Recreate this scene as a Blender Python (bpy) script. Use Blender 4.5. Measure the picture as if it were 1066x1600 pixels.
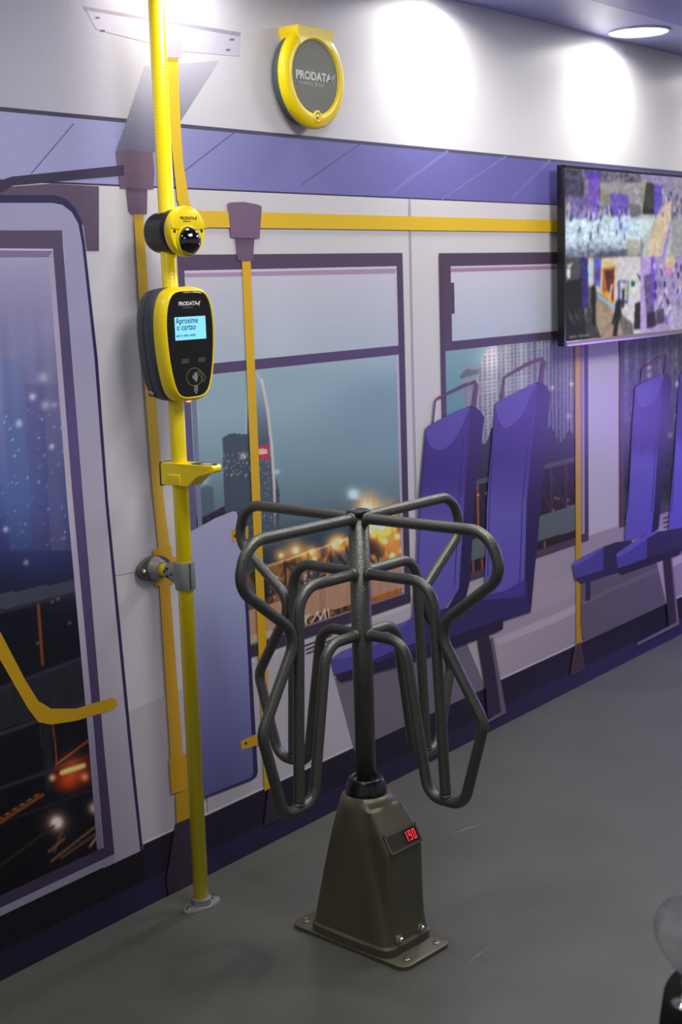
import bpy, bmesh, math, random
import numpy as np
from mathutils import Vector, Matrix
from mathutils.geometry import tessellate_polygon

for o in list(bpy.data.objects):
    bpy.data.objects.remove(o)
S = bpy.context.scene
COL = S.collection
PI = math.pi
random.seed(7)

# ------------------------------------------------------------------ camera
YAW, PITCH, ROLL, FPX = 0.66428, 0.164254, -0.0317946, 2194.47
CAM = Vector((0.0, -2.5559, 1.6))
_f = Vector((math.cos(YAW)*math.cos(PITCH), math.sin(YAW)*math.cos(PITCH), -math.sin(PITCH)))
_r0 = Vector((math.sin(YAW), -math.cos(YAW), 0))
_u0 = _r0.cross(_f)
_r = math.cos(ROLL)*_r0 + math.sin(ROLL)*_u0
_u = -math.sin(ROLL)*_r0 + math.cos(ROLL)*_u0
cam = bpy.data.cameras.new('camera')
camo = bpy.data.objects.new('camera', cam)
COL.objects.link(camo)
M = Matrix.Identity(4)
for i in range(3):
    M[i][0] = _r[i]; M[i][1] = _u[i]; M[i][2] = -_f[i]; M[i][3] = CAM[i]
camo.matrix_world = M
cam.sensor_fit = 'VERTICAL'
cam.sensor_height = 36
cam.lens = FPX/1600*36
cam.clip_start = 0.05
cam.dof.use_dof = True
cam.dof.focus_distance = 3.45
cam.dof.aperture_fstop = 6.3
S.camera = camo

# ------------------------------------------------------------------ world, lights, exposure
S.view_settings.view_transform = 'Standard'
S.view_settings.look = 'None'
S.view_settings.gamma = 1
S.view_settings.use_curve_mapping = False
S.view_settings.exposure = 0.14
w = bpy.data.worlds.new('world'); S.world = w
w.use_nodes = True
bg = w.node_tree.nodes['Background']
bg.inputs[0].default_value = (0.92, 0.93, 1.0, 1)
bg.inputs[1].default_value = 0.27

CEIL = 2.463
LAMPX = (1.48, 2.62, 3.76, 4.93, 6.06)
LAMPY = -0.155


def area(name, loc, rot, sx, sy, energy, colr, shape='RECTANGLE', spread=PI):
    l = bpy.data.lights.new(name, 'AREA')
    l.shape = shape; l.size = sx
    if shape in ('RECTANGLE', 'ELLIPSE'):
        l.size_y = sy
    l.energy = energy; l.color = colr; l.spread = spread
    o = bpy.data.objects.new(name, l); o.location = loc; o.rotation_euler = rot
    COL.objects.link(o)
    return o


LAMP_W = (1.5, 2.3, 4.2, 4.9, 4.9)
for x, e in zip(LAMPX, LAMP_W):          # the row of downlights along the wall
    area('downlight_lamp', (x, LAMPY, CEIL-0.016), (0, 0, 0), 0.17, 0.17, e, (1.0, 0.97, 0.92), 'DISK', math.radians(165))
for x, e in ((0.6, 7.5), (2.4, 18.0), (4.2, 18.0), (6.0, 10.0)):      # unseen fill lamps added over the aisle to brighten wall and turnstile
    area('aisle_fill', (x, -1.12, CEIL-0.016), (0, 0, 0), 0.60, 0.60, e, (1.0, 0.97, 0.90), 'SQUARE')
# violet LED wall of the stand, to the right of the frame
area('violet_led_lamp', (6.3, -0.9, 0.95), (0, math.radians(50), 0), 0.5, 0.9, 15.0, (0.34, 0.20, 1.0))

# ------------------------------------------------------------------ helpers


def lin(c):
    c = np.asarray(c, float)/255.0
    return np.where(c <= 0.04045, c/12.92, ((c+0.055)/1.055)**2.4)


def mat(name, colr, rough=0.5, metal=0.0, spec=0.5, bump=None, emit=None, estr=0.0, coat=0.0, noise=None):
    m = bpy.data.materials.new(name); m.use_nodes = True
    nt = m.node_tree; b = nt.nodes['Principled BSDF']
    c = lin(colr)
    b.inputs['Base Color'].default_value = (*c, 1)
    b.inputs['Roughness'].default_value = rough
    b.inputs['Metallic'].default_value = metal
    b.inputs['Specular IOR Level'].default_value = spec
    b.inputs['Coat Weight'].default_value = coat
    if noise or bump:
        tc = nt.nodes.new('ShaderNodeTexCoord')
    if noise:                         # (scale, amount)
        n = nt.nodes.new('ShaderNodeTexNoise'); n.inputs['Scale'].default_value = noise[0]
        n.inputs['Detail'].default_value = 5
        nt.links.new(tc.outputs['Object'], n.inputs['Vector'])
        r = nt.nodes.new('ShaderNodeValToRGB')
        r.color_ramp.elements[0].position = 0.3; r.color_ramp.elements[1].position = 0.7
        r.color_ramp.elements[0].color = (*(c*(1-noise[1])), 1)
        r.color_ramp.elements[1].color = (*np.minimum(c*(1+noise[1]), 1), 1)
        nt.links.new(n.outputs['Fac'], r.inputs[0]); nt.links.new(r.outputs[0], b.inputs['Base Color'])
    if bump:                          # (scale, strength)
        n = nt.nodes.new('ShaderNodeTexNoise'); n.inputs['Scale'].default_value = bump[0]
        n.inputs['Detail'].default_value = 3
        nt.links.new(tc.outputs['Object'], n.inputs['Vector'])
        bp = nt.nodes.new('ShaderNodeBump'); bp.inputs['Strength'].default_value = bump[1]
        bp.inputs['Distance'].default_value = 0.002
        nt.links.new(n.outputs['Fac'], bp.inputs['Height']); nt.links.new(bp.outputs[0], b.inputs['Normal'])
    if emit is not None:
        b.inputs['Emission Color'].default_value = (*lin(emit), 1)
        b.inputs['Emission Strength'].default_value = estr
    return m


def link(name, me, parent=None, m=None, smooth=False, loc=None, rot=None):
    o = bpy.data.objects.new(name, me)
    COL.objects.link(o)
    if m is not None and not me.materials:
        me.materials.append(m)
    if smooth:
        for p in me.polygons:
            p.use_smooth = True
    if parent is not None:
        o.parent = parent
    if loc is not None:
        o.location = loc
    if rot is not None:
        o.rotation_euler = rot
    return o


def mesh_from(verts, faces, name='m'):
    me = bpy.data.meshes.new(name)
    me.from_pydata([tuple(v) for v in verts], [], faces)
    me.update()
    return me


def bm_mesh(bm, name='m', autosmooth=None):
    bmesh.ops.recalc_face_normals(bm, faces=bm.faces)
    me = bpy.data.meshes.new(name); bm.to_mesh(me); bm.free()
    if autosmooth is not None:
        for p in me.polygons:
            p.use_smooth = True
        me.set_sharp_from_angle(angle=math.radians(autosmooth))
    return me


def solid(VF):
    bm = bmesh.new(); add(bm, VF)
    return bm_mesh(bm)


def thing(name, loc, label, cat, rotz=0.0, group=None):
    o = bpy.data.objects.new(name, None); o.empty_display_size = 0.05
    o.location = loc; o.rotation_euler = (0, 0, rotz)
    COL.objects.link(o)
    o['label'] = label; o['category'] = cat
    if group:
        o['group'] = group
    return o


def rings(rs, close=True, cap0=True, cap1=True):
    """loft a list of equal-length point rings"""
    n = len(rs[0]); V = [p for r in rs for p in r]; F = []
    for i in range(len(rs)-1):
        for j in range(n):
            a = i*n+j; b_ = i*n+(j+1) % n
            if not close and j == n-1:
                continue
            F.append((a, b_, b_+n, a+n))
    if cap0:
        F.append(tuple(range(n))[::-1])
    if cap1:
        F.append(tuple((len(rs)-1)*n+j for j in range(n)))
    return V, F


def add(bm, VF):
    V, F = VF
    vs = [bm.verts.new(v) for v in V]
    for f in F:
        try:
            bm.faces.new([vs[i] for i in f])
        except ValueError:
            pass


def circ(c, r, n, axis='Z', rx=None):
    rx = r if rx is None else rx
    out = []
    for k in range(n):
        a = 2*PI*k/n
        if axis == 'Z':
            out.append((c[0]+rx*math.cos(a), c[1]+r*math.sin(a), c[2]))
        elif axis == 'Y':
            out.append((c[0]+rx*math.cos(a), c[1], c[2]+r*math.sin(a)))
        else:
            out.append((c[0], c[1]+rx*math.cos(a), c[2]+r*math.sin(a)))
    return out


def lathe(prof, n=40, axis='Z', c=(0, 0, 0)):
    """prof: (radius, offset along axis)"""
    R = []
    for r, h in prof:
        cc = list(c); cc['XYZ'.index(axis)] += h
        R.append(circ(cc, max(r, 1e-5), n, axis))
    return rings(R)


def box(bm, x0, x1, y0, y1, z0, z1, bev=0.0):
    t = bmesh.new()
    bmesh.ops.create_cube(t, size=1)
    for v in t.verts:
        v.co = ((x0+x1)/2+v.co.x*(x1-x0), (y0+y1)/2+v.co.y*(y1-y0), (z0+z1)/2+v.co.z*(z1-z0))
    if bev:
        bmesh.ops.bevel(t, geom=t.edges[:], offset=bev, segments=3, affect='EDGES', profile=0.6)
    vm = [bm.verts.new(v.co) for v in t.verts]
    t.verts.index_update()
    for f in t.faces:
        bm.faces.new([vm[v.index] for v in f.verts])
    t.free()


def tube(path, r, n=14, cap=True):
    """sweep a circle along a 3-D path"""
    P = [Vector(p) for p in path]
    T = []
    for i in range(len(P)):
        a = P[max(i-1, 0)]; b_ = P[min(i+1, len(P)-1)]
        T.append((b_-a).normalized())
    ref = Vector((0, 0, 1)) if abs(T[0].z) < 0.9 else Vector((1, 0, 0))
    N = (ref-ref.dot(T[0])*T[0]).normalized()
    R = []
    rr = r if hasattr(r, '__len__') else [r]*len(P)
    for i in range(len(P)):
        N = (N-N.dot(T[i])*T[i]).normalized()
        B = T[i].cross(N)
        R.append([tuple(P[i]+rr[i]*(math.cos(2*PI*k/n)*N+math.sin(2*PI*k/n)*B)) for k in range(n)])
    return rings(R, True, cap, cap)


def fillet(pts, seg=9):
    """pts: (x, y, radius) -> smooth 2-D polyline with rounded corners"""
    out = [Vector(pts[0][:2])]
    for i in range(1, len(pts)-1):
        p = Vector(pts[i][:2]); a = Vector(pts[i-1][:2]); b_ = Vector(pts[i+1][:2]); R = pts[i][2]
        d0 = (a-p).normalized(); d1 = (b_-p).normalized()
        ang = d0.angle(d1); t = R/math.tan(ang/2)
        c = p+(d0+d1).normalized()*(R/math.sin(ang/2))
        s = p+d0*t; e = p+d1*t
        v0 = s-c; v1 = e-c
        th = v0.angle(v1)
        for k in range(seg+1):
            q = k/seg
            v = (v0*math.sin((1-q)*th)+v1*math.sin(q*th))/math.sin(th)
            out.append(c+v)
    out.append(Vector(pts[-1][:2]))
    return out


def smooth_closed(pts, n=8):
    P = [np.array(p, float) for p in pts]; out = []
    for i in range(len(P)):
        p0, p1, p2, p3 = P[i-1], P[i], P[(i+1) % len(P)], P[(i+2) % len(P)]
        for k in range(n):
            t = k/n
            out.append(0.5*(2*p1+(p2-p0)*t+(2*p0-5*p1+4*p2-p3)*t*t+(3*p1-p0-3*p2+p3)*t**3))
    return out


def smooth_open(pts, n=8):
    P = [np.array(p, float) for p in pts]; P = [2*P[0]-P[1]]+P+[2*P[-1]-P[-2]]; out = []
    for i in range(1, len(P)-2):
        p0, p1, p2, p3 = P[i-1], P[i], P[i+1], P[i+2]
        for k in range(n):
            t = k/n
            out.append(0.5*(2*p1+(p2-p0)*t+(2*p0-5*p1+4*p2-p3)*t*t+(3*p1-p0-3*p2+p3)*t**3))
    out.append(P[-2])
    return out


def text_mesh(body, size, bold=0.0, wide=1.0, space=1.0, align='CENTER'):
    cu = bpy.data.curves.new('lettering', 'FONT')
    cu.body = body; cu.size = size; cu.offset = bold; cu.align_x = align; cu.align_y = 'CENTER'
    cu.space_character = space; cu.resolution_u = 3
    o = bpy.data.objects.new('lettering_source', cu); COL.objects.link(o)
    dg = bpy.context.evaluated_depsgraph_get()
    me = bpy.data.meshes.new_from_object(o.evaluated_get(dg))
    bpy.data.objects.remove(o)
    for v in me.vertices:
        v.co.x *= wide
    return me


def logo_mesh(s):
    """three-bladed leaf mark that ends the maker's lettering"""
    bl = [[(0.05, 0.45), (0.30, 0.62), (0.42, 0.5), (0.34, 0.1), (0.22, 0.3)],
          [(0.36, 0.66), (0.62, 0.86), (1.0, 1.0), (0.66, 0.55), (0.46, 0.12), (0.40, 0.42)],
          [(0.50, 0.50), (0.80, 0.60), (0.62, 0.20), (0.44, -0.15), (0.47, 0.2)]]
    V = []; F = []
    for b_ in bl:
        k = len(V); V += [((x-0.5)*s, (y-0.45)*s, 0) for x, y in b_]; F.append(tuple(range(k, k+len(b_))))
    return mesh_from(V, F, 'logo')


# ------------------------------------------------------------------ setting
M_floor = mat('grey_vinyl_floor', (82, 84, 78), 0.5, 0, 0.45, noise=(3.5, 0.10))
nt = M_floor.node_tree; tc = nt.nodes.new('ShaderNodeTexCoord')
n1 = nt.nodes.new('ShaderNodeTexNoise'); n1.inputs['Scale'].default_value = 3.2; n1.inputs['Detail'].default_value = 2
n1.inputs['Distortion'].default_value = 1.2
mp = nt.nodes.new('ShaderNodeMapping'); mp.inputs['Scale'].default_value = (0.6, 1.9, 1)
n2 = nt.nodes.new('ShaderNodeTexNoise'); n2.inputs['Scale'].default_value = 260
mx = nt.nodes.new('ShaderNodeMath'); mx.operation = 'MULTIPLY_ADD'; mx.inputs[1].default_value = 0.02
bp = nt.nodes.new('ShaderNodeBump'); bp.inputs['Strength'].default_value = 0.12; bp.inputs['Distance'].default_value = 0.02
nt.links.new(tc.outputs['Object'], mp.inputs[0]); nt.links.new(mp.outputs[0], n1.inputs['Vector'])
nt.links.new(tc.outputs['Object'], n2.inputs['Vector'])
nt.links.new(n2.outputs['Fac'], mx.inputs[0]); nt.links.new(n1.outputs['Fac'], mx.inputs[2])
nt.links.new(mx.outputs[0], bp.inputs['Height']); nt.links.new(bp.outputs[0], nt.nodes['Principled BSDF'].inputs['Normal'])
M_wall = mat('white_wall_board', (226, 224, 228), 0.6)
M_ceil = mat('lavender_ceiling_board', (112, 110, 190), 0.45)
M_soff = mat('pale_soffit_board', (148, 150, 204), 0.4)
M_white = mat('white_lamp_trim', (235, 235, 235), 0.4)
M_lamp = mat('lamp_diffuser', (255, 255, 255), 0.5, emit=(255, 252, 244), estr=9.0)


def struct(name, x0, x1, y0, y1, z0, z1, m):
    bm = bmesh.new(); box(bm, x0, x1, y0, y1, z0, z1)
    o = link(name, bm_mesh(bm), None, m); o['kind'] = 'structure'
    return o


floor = struct('floor', -2.0, 9.0, -5.0, 0.12, -0.08, 0.0, M_floor)
wall = struct('wall_back', -2.0, 9.0, 0.0, 0.12, 0.0, CEIL+0.04, M_wall)
ceil = struct('ceiling', -2.0, 9.0, -5.0, -0.312, CEIL, CEIL+0.04, M_ceil)
soff = struct('trim_1', -2.0, 9.0, -0.310, 0.0, CEIL, CEIL+0.04, M_soff)
M_scuff = mat('pale_scuff', (150, 148, 138), 0.6)
for a, b_, wd in (((1.62, -0.62), (1.80, -0.55), 0.0022), ((3.22, -0.40), (3.36, -0.44), 0.003), ((2.60, -0.86), (2.70, -0.86), 0.002)):
    a = Vector(a); b_ = Vector(b_); nn = Vector((-(b_-a).y, (b_-a).x)).normalized()*wd/2
    mid = (a+b_)/2+nn*4
    V = []
    for p, k in ((a, 0.2), (mid, 1), (b_, 0.2)):
        V += [(*(p+nn*k), 0.0004), (*(p-nn*k), 0.0004)]
    link('scuff_mark', mesh_from(V, [(0, 2, 3, 1), (2, 4, 5, 3)]), floor, M_scuff)

# ------------------------------------------------------------------ the printed wall mural
FV = np.array(_f); RV = np.array(_r); UV_ = np.array(_u); CV = np.array(CAM)


def at(px, py, y=0.0):
    """point of the plane Y = y seen at a photograph pixel"""
    d = FV+(px-533)/FPX*RV-(py-800)/FPX*UV_
    return CV+d*((y-CV[1])/d[1])


def to_px(X, Z):
    d = np.stack([X-CV[0], np.full_like(X, -CV[1]), Z-CV[2]], -1)
    q = d@FV
    return 533+FPX*(d@RV)/q, 800-FPX*(d@UV_)/q


M_print = bpy.data.materials.new('printed_banner'); M_print.use_nodes = True
nt = M_print.node_tree; b = nt.nodes['Principled BSDF']
at_ = nt.nodes.new('ShaderNodeAttribute'); at_.attribute_name = 'ink'
nt.links.new(at_.outputs['Color'], b.inputs['Base Color'])
b.inputs['Roughness'].default_value = 0.40; b.inputs['Specular IOR Level'].default_value = 0.26
tc = nt.nodes.new('ShaderNodeTexCoord')
wv = nt.nodes.new('ShaderNodeTexWave'); wv.bands_direction = 'X'; wv.inputs['Scale'].default_value = 60; wv.inputs['Distortion'].default_value = 1.5
wv2 = nt.nodes.new('ShaderNodeTexWave'); wv2.bands_direction = 'Z'; wv2.inputs['Scale'].default_value = 60; wv2.inputs['Distortion'].default_value = 1.5
ma = nt.nodes.new('ShaderNodeMath'); ma.operation = 'ADD'
bp = nt.nodes.new('ShaderNodeBump'); bp.inputs['Strength'].default_value = 0.10; bp.inputs['Distance'].default_value = 0.001
for q in (wv, wv2):
    nt.links.new(tc.outputs['Object'], q.inputs['Vector'])
nt.links.new(wv.outputs['Fac'], ma.inputs[0]); nt.links.new(wv2.outputs['Fac'], ma.inputs[1])
nt.links.new(ma.outputs[0], bp.inputs['Height']); nt.links.new(bp.outputs[0], b.inputs['Normal'])

mural = thing('wall_mural', (0, 0, 0), 'large printed wall mural of a bus interior with violet seats and night city windows', 'mural')
GR = []                    # [name, verts, faces, colours]
LAY = [0]


def G(name):
    GR.append([name, [], [], []])


def emit_tris(pts3, tris, cols):
    g = GR[-1]; k = len(g[1])
    g[1] += [tuple(p) for p in pts3]; g[2] += [tuple(i+k for i in t) for t in tris]; g[3] += list(cols)


def layer():
    LAY[0] += 1
    return -0.0004-0.00005*LAY[0]


def wpoly(pts, colr, sub=0):
    """polygon given in wall metres (x, z)"""
    y = layer()
    P = [np.array((p[0], p[1])) for p in pts]
    T = tessellate_polygon([[Vector((p[0], p[1], 0)) for p in P]])
    tris = []
    for t in T:
        a, b_, c = (P[i] for i in t)
        if (b_[0]-a[0])*(c[1]-a[1])-(b_[1]-a[1])*(c[0]-a[0]) < 0:
            b_, c = c, b_
        tris.append((a, b_, c))
    for _ in range(sub):
        n = []
        for a, b_, c in tris:
            ab, bc, ca = (a+b_)/2, (b_+c)/2, (c+a)/2
            n += [(a, ab, ca), (ab, b_, bc), (ca, bc, c), (ab, bc, ca)]
        tris = n
    V = np.array([p for t in tris for p in t])
    V3 = np.stack([V[:, 0], np.full(len(V), y), V[:, 1]], -1)
    if callable(colr):
        C = lin(colr(*to_px(V[:, 0], V[:, 1])))
    else:
        C = np.tile(lin(colr), (len(V), 1))
    emit_tris(V3, [(3*i, 3*i+1, 3*i+2) for i in range(len(tris))], C)


def poly(pts, colr, sub=0):
    wpoly([at(*p)[[0, 2]] for p in pts], colr, sub)


def rect(x0, z0, x1, z1, colr, sub=0):
    wpoly([(x0, z0), (x1, z0), (x1, z1), (x0, z1)], colr, sub)


def stroke(pts, wd, colr):
    P = [np.array(p, float) for p in pts]; L = []; R = []
    ws = wd if hasattr(wd, '__len__') else [wd]*len(P)
    for i, p in enumerate(P):
        a = P[max(i-1, 0)]; b_ = P[min(i+1, len(P)-1)]
        t = (b_-a)/max(np.linalg.norm(b_-a), 1e-6); n = np.array((-t[1], t[0]))*ws[i]/2
        L.append(p+n); R.append(p-n)
    poly(L+R[::-1], colr)


def gy(*st):
    ys = [s[0] for s in st]; cs = np.array([s[1] for s in st], float)
    return lambda x, y: np.stack([np.interp(y, ys, cs[:, k]) for k in range(3)], -1)


def gx(*st):
    xs = [s[0] for s in st]; cs = np.array([s[1] for s in st], float)
    return lambda x, y: np.stack([np.interp(x, xs, cs[:, k]) for k in range(3)], -1)


def pane(x0, z0, x1, z1, step, paint):
    """photographic print: a fine grid coloured point by point"""
    y = layer()
    nx = int((x1-x0)/step)+1; nz = int((z1-z0)/step)+1
    X, Z = np.meshgrid(np.linspace(x0, x1, nx), np.linspace(z0, z1, nz))
    X = X.ravel(); Z = Z.ravel()
    C = lin(np.clip(paint(*to_px(X, Z), X, Z), 0, 255))
    V = np.stack([X, np.full_like(X, y), Z], -1)
    I = np.arange(nx*nz).reshape(nz, nx)
    F = np.stack([I[:-1, :-1], I[:-1, 1:], I[1:, 1:], I[1:, :-1]], -1).reshape(-1, 4)
    emit_tris(V.tolist(), F.tolist(), C)


def inside(px, py, poly_):
    m = np.zeros(len(px), bool); n = len(poly_); j = n-1
    for i in range(n):
        xi, yi = poly_[i]; xj, yj = poly_[j]
        if yi != yj:
            m ^= ((yi > py) != (yj > py)) & (px < (xj-xi)*(py-yi)/(yj-yi)+xi)
        j = i
    return m


def put(C, m, c, a=1.0):
    C[m] = C[m]*(1-a)+np.array(c, float)*a


def glow(C, px, py, x, y, r, c, a=1.0):
    g = (a*np.exp(-(((px-x)**2+(py-y)**2)/r**2)))[:, None]
    C += g*np.array(c, float)


def seg(C, px, py, p, q, wd, c, a=1.0):
    p = np.array(p, float); q = np.array(q, float); d = q-p; L2 = d@d
    t = np.clip(((px-p[0])*d[0]+(py-p[1])*d[1])/L2, 0, 1)
    dist = np.hypot(px-p[0]-t*d[0], py-p[1]-t*d[1])
    k = (a*np.clip(1.5-dist/(wd/2), 0, 1))[:, None]
    C[:] = C*(1-k)+np.array(c, float)*k


RNG = np.random.default_rng(11)


def vnoise(X, Z, s, seed=0):
    """smooth value noise in wall metres"""
    r = np.random.default_rng(seed).random((64, 64))
    u = X*s; v = Z*s
    iu = np.floor(u).astype(int); iv = np.floor(v).astype(int); fu = u-iu; fv = v-iv
    fu = fu*fu*(3-2*fu); fv = fv*fv*(3-2*fv)
    g = lambda a, b_: r[a % 64, b_ % 64]
    return (g(iu, iv)*(1-fu)+g(iu+1, iv)*fu)*(1-fv)+(g(iu, iv+1)*(1-fu)+g(iu+1, iv+1)*fu)*fv


# ---- background: bus ceiling, band, side wall, skirting
G('printed_side_wall')
rect(-1.0, 1.992, 8.5, CEIL-0.002, gx((-400, (170, 168, 190)), (0, (178, 176, 196)), (350, (206, 204, 216)), (700, (226, 224, 228)), (1300, (226, 222, 228))), 5)
rect(-1.0, 0.0, 8.5, 1.845, gx((-400, (206, 202, 214)), (300, (210, 208, 216)), (700, (214, 211, 214)), (1300, (196, 188, 196))), 5)
G('printed_ceiling_band')
rect(-1.0, 1.842, 8.5, 2.0, gx((-300, (176, 176, 218)), (0, (168, 168, 212)), (250, (146, 148, 200)), (420, (124, 124, 186)), (700, (112, 108, 176)), (900, (100, 96, 170)), (1300, (96, 90, 165))), 6)  # paler towards the left: reflected light painted into the band colour
rect(-1.0, 1.990, 8.5, 2.000, gx((0, (70, 66, 92)), (500, (74, 70, 98)), (900, (90, 86, 120))), 3)
rect(-1.0, 1.8385, 8.5, 1.8425, (52, 44, 76))
for p, q, wd, c in (((115, 193), (48, 272), 1.5, (80, 76, 120)), ((366, 207), (266, 284), 1.5, (84, 82, 130)), ((564, 224), (470, 289), 1.5, (92, 88, 140)),
                    ((700, 236), (610, 302), 5, (128, 124, 190)), ((792, 243), (690, 312), 2, (130, 126, 190)), ((860, 250), (800, 310), 5, (116, 112, 182))):
    stroke([p, q], wd, c)

# ---- ghost stanchion head at the top left
G('printed_stanchion_head')
poly([(225, 103), (342, 95), (280, 192), (240, 238), (180, 237), (197, 190)],
     gy((92, (186, 184, 202)), (150, (158, 158, 178)), (195, (124, 126, 150)), (238, (108, 104, 138))), 3)
poly([(132, 12), (376, 50), (374, 88), (284, 80), (150, 46)], (196, 192, 212))
poly([(130, 10), (376, 51), (374, 57), (132, 16)], (158, 152, 174))
poly([(253, 42), (304, 50), (284, 56), (283, 91), (256, 89)], (190, 172, 200))
for x, y in ((152, 28), (160, 48), (362, 62), (356, 78)):
    stroke([(x-3.5, y), (x+3.5, y)], 3, (110, 105, 130))
poly([(180, 236), (197, 234), (238, 237), (241, 268), (239, 296), (187, 295)], (112, 92, 118))
poly([(196, 293), (230, 296), (229, 334), (218, 337), (204, 335), (200, 330)], gy((293, (80, 66, 88)), (302, (116, 96, 124)), (336, (110, 90, 116))), 2)

# ---- left door
G('printed_door')
poly([(-260, 300), (12, 292), (80, 287), (154, 291), (154, 392), (135, 392), (130, 352), (112, 322), (90, 309), (0, 306), (-260, 306)], (98, 84, 108))
poly([(-300, 308), (85, 308), (100, 314), (114, 328), (124, 348), (130, 380), (150, 560), (166, 780), (203, 1160), (222, 1333), (177, 1349), (0, 1440), (-300, 1600)],
     gy((300, (166, 162, 200)), (500, (170, 166, 206)), (800, (196, 190, 212)), (1000, (202, 196, 210)), (1200, (178, 172, 190)), (1340, (170, 164, 180))), 4)
poly([(-260, 300), (0, 282), (18, 276), (193, 258), (193, 274), (20, 290), (0, 302), (-260, 318)], (64, 57, 86))
# shading patches of the white pillar
poly([(166, 780), (176, 900), (290, 880), (286, 780)], gy((780, (212, 210, 218)), (900, (200, 196, 208))), 2)
poly([(194, 1115), (285, 1075), (300, 1275), (222, 1330), (215, 1260)], (196, 190, 200))
poly([(-300, 304), (85, 305), (102, 311), (117, 325), (127, 346), (132, 380), (152, 560), (168, 780), (205, 1160), (223.5, 1333), (219, 1333), (200, 1160), (163.5, 780), (147, 560), (128, 384), (122, 350), (112, 332), (97, 320), (82, 317), (-300, 317)], (54, 50, 92))

G('printed_window')


def door_paint(px, py, X, Z):
    yy = py+0.12*(px-60)*0
    base = gy((380, (178, 172, 208)), (480, (160, 156, 200)), (600, (138, 138, 192)), (700, (104, 116, 180)), (780, (80, 98, 170)), (850, (62, 70, 128)), (920, (46, 48, 78)), (960, (30, 31, 44)), (1100, (26, 26, 36)), (1400, (22, 21, 28)))(px, yy)
    C = base.astype(float)
    nz = (vnoise(X, Z*0.5, 9, 3)-0.5)[:, None]
    C += nz*np.array((30, 26, 26))*np.interp(py, (450, 600, 850, 930), (0.2, 1.2, 1.0, 0.2))[:, None]
    st = (vnoise(X, Z*0.05, 40, 5)-0.5)[:, None]
    C += st*22*np.interp(py, (450, 600, 800, 880), (0, 1, 1, 0))[:, None]
    # soft tower silhouettes
    for x0, x1, y0, c, a in ((0, 36, 560, (90, 130, 190), .25), (38, 88, 600, (100, 96, 150), .35), (62, 96, 520, (150, 140, 170), .25)):
        put(C, (px > x0+.05*(py-y0)) & (px < x1+.05*(py-y0)) & (py > y0) & (py < 860), c, a)
    for x, y, r, a in ((50, 620, 5, 110), (66, 590, 8, 60), (29, 662, 5, 100), (80, 698, 4, 110), (70, 633, 7, 70), (84, 633, 5, 50), (8, 827, 4, 130), (40, 879, 4, 110), (22, 712, 2, 90)):
        glow(C, px, py, x, y, r, (a, a, a*0.95))
    for k in range(110):
        x = RNG.uniform(-60, 118); y = RNG.uniform(640, 860); a = RNG.uniform(25, 120)
        glow(C, px, py, x, y, RNG.uniform(1.0, 1.9), (a*.8, a*.95, a))
    # bridge rail and street
    put(C, inside(px, py, [(-300, 960), (0, 928), (118, 906), (120, 924), (0, 952), (-300, 1000)]), (84, 86, 108), .9)
    put(C, inside(px, py, [(-300, 965), (0, 952), (120, 924), (121, 930), (0, 958), (-300, 975)]), (58, 58, 78), .9)
    put(C, inside(px, py, [(-300, 1130), (0, 1076), (128, 1029), (140, 1092), (0, 1140), (-300, 1210)]), (46, 48, 58), .95)
    for k in range(12):
        x = -160+k*26
        seg(C, px, py, (x, 1085-.37*x), (x+5, 1145-.37*x), 2, (34, 35, 44), .7)
    seg(C, px, py, (-300, 1185), (130, 1027), 5, (66, 58, 78), .9)
    seg(C, px, py, (-300, 1255), (138, 1097), 6, (74, 62, 82), .9)
    seg(C, px, py, (-300, 1340), (143, 1180), 6, (64, 52, 72), .9)
    seg(C, px, py, (-300, 1395), (146, 1233), 3, (48, 42, 56), .8)
    seg(C, px, py, (59, 945), (66, 1038), 4, (190, 100, 40), .75)
    seg(C, px, py, (82, 1132), (88, 1190), 2.5, (170, 90, 40), .8)
    seg(C, px, py, (62, 1130), (66, 1170), 2.5, (90, 60, 50), .7)
    seg(C, px, py, (72, 1130), (76, 1230), 12, (42, 46, 58), .8)
    seg(C, px, py, (86, 1195), (140, 1155), 3, (190, 96, 40), .8)
    put(C, inside(px, py, [(80, 1205), (142, 1175), (144, 1225), (84, 1236)]), (70, 26, 14), .8)
    seg(C, px, py, (96, 1207), (130, 1196), 7, (255, 214, 150), .95)
    glow(C, px, py, 114, 1202, 22, (150, 60, 16)); glow(C, px, py, 81, 1215, 5, (240, 190, 140)); glow(C, px, py, 132, 1214, 6, (190, 130, 110))
    glow(C, px, py, 104, 1222, 16, (110, 34, 10))
    seg(C, px, py, (0, 1284), (66, 1242), 5, (190, 96, 32), .75); seg(C, px, py, (0, 1278), (60, 1240), 1.6, (230, 150, 70), .7)
    glow(C, px, py, 88, 1285, 9, (255, 235, 210)); glow(C, px, py, 88, 1285, 18, (110, 80, 60))
    glow(C, px, py, 147, 1262, 9, (235, 190, 150))
    for p, q, c in (((80, 1345), (150, 1290), (150, 110, 70)), ((76, 1330), (100, 1310), (150, 110, 80)), ((95, 1340), (150, 1302), (120, 90, 60)), ((0, 1352), (84, 1290), (70, 52, 40)), ((84, 1330), (96, 1300), (120, 92, 70)), ((140, 1322), (152, 1306), (190, 160, 120))):
        seg(C, px, py, p, q, 4, c, .75)
    for x, y in ((81, 940), (108, 973), (90, 936), (58, 1005)):
        glow(C, px, py, x, y, 2.2, (130, 90, 60))
    return C


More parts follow.
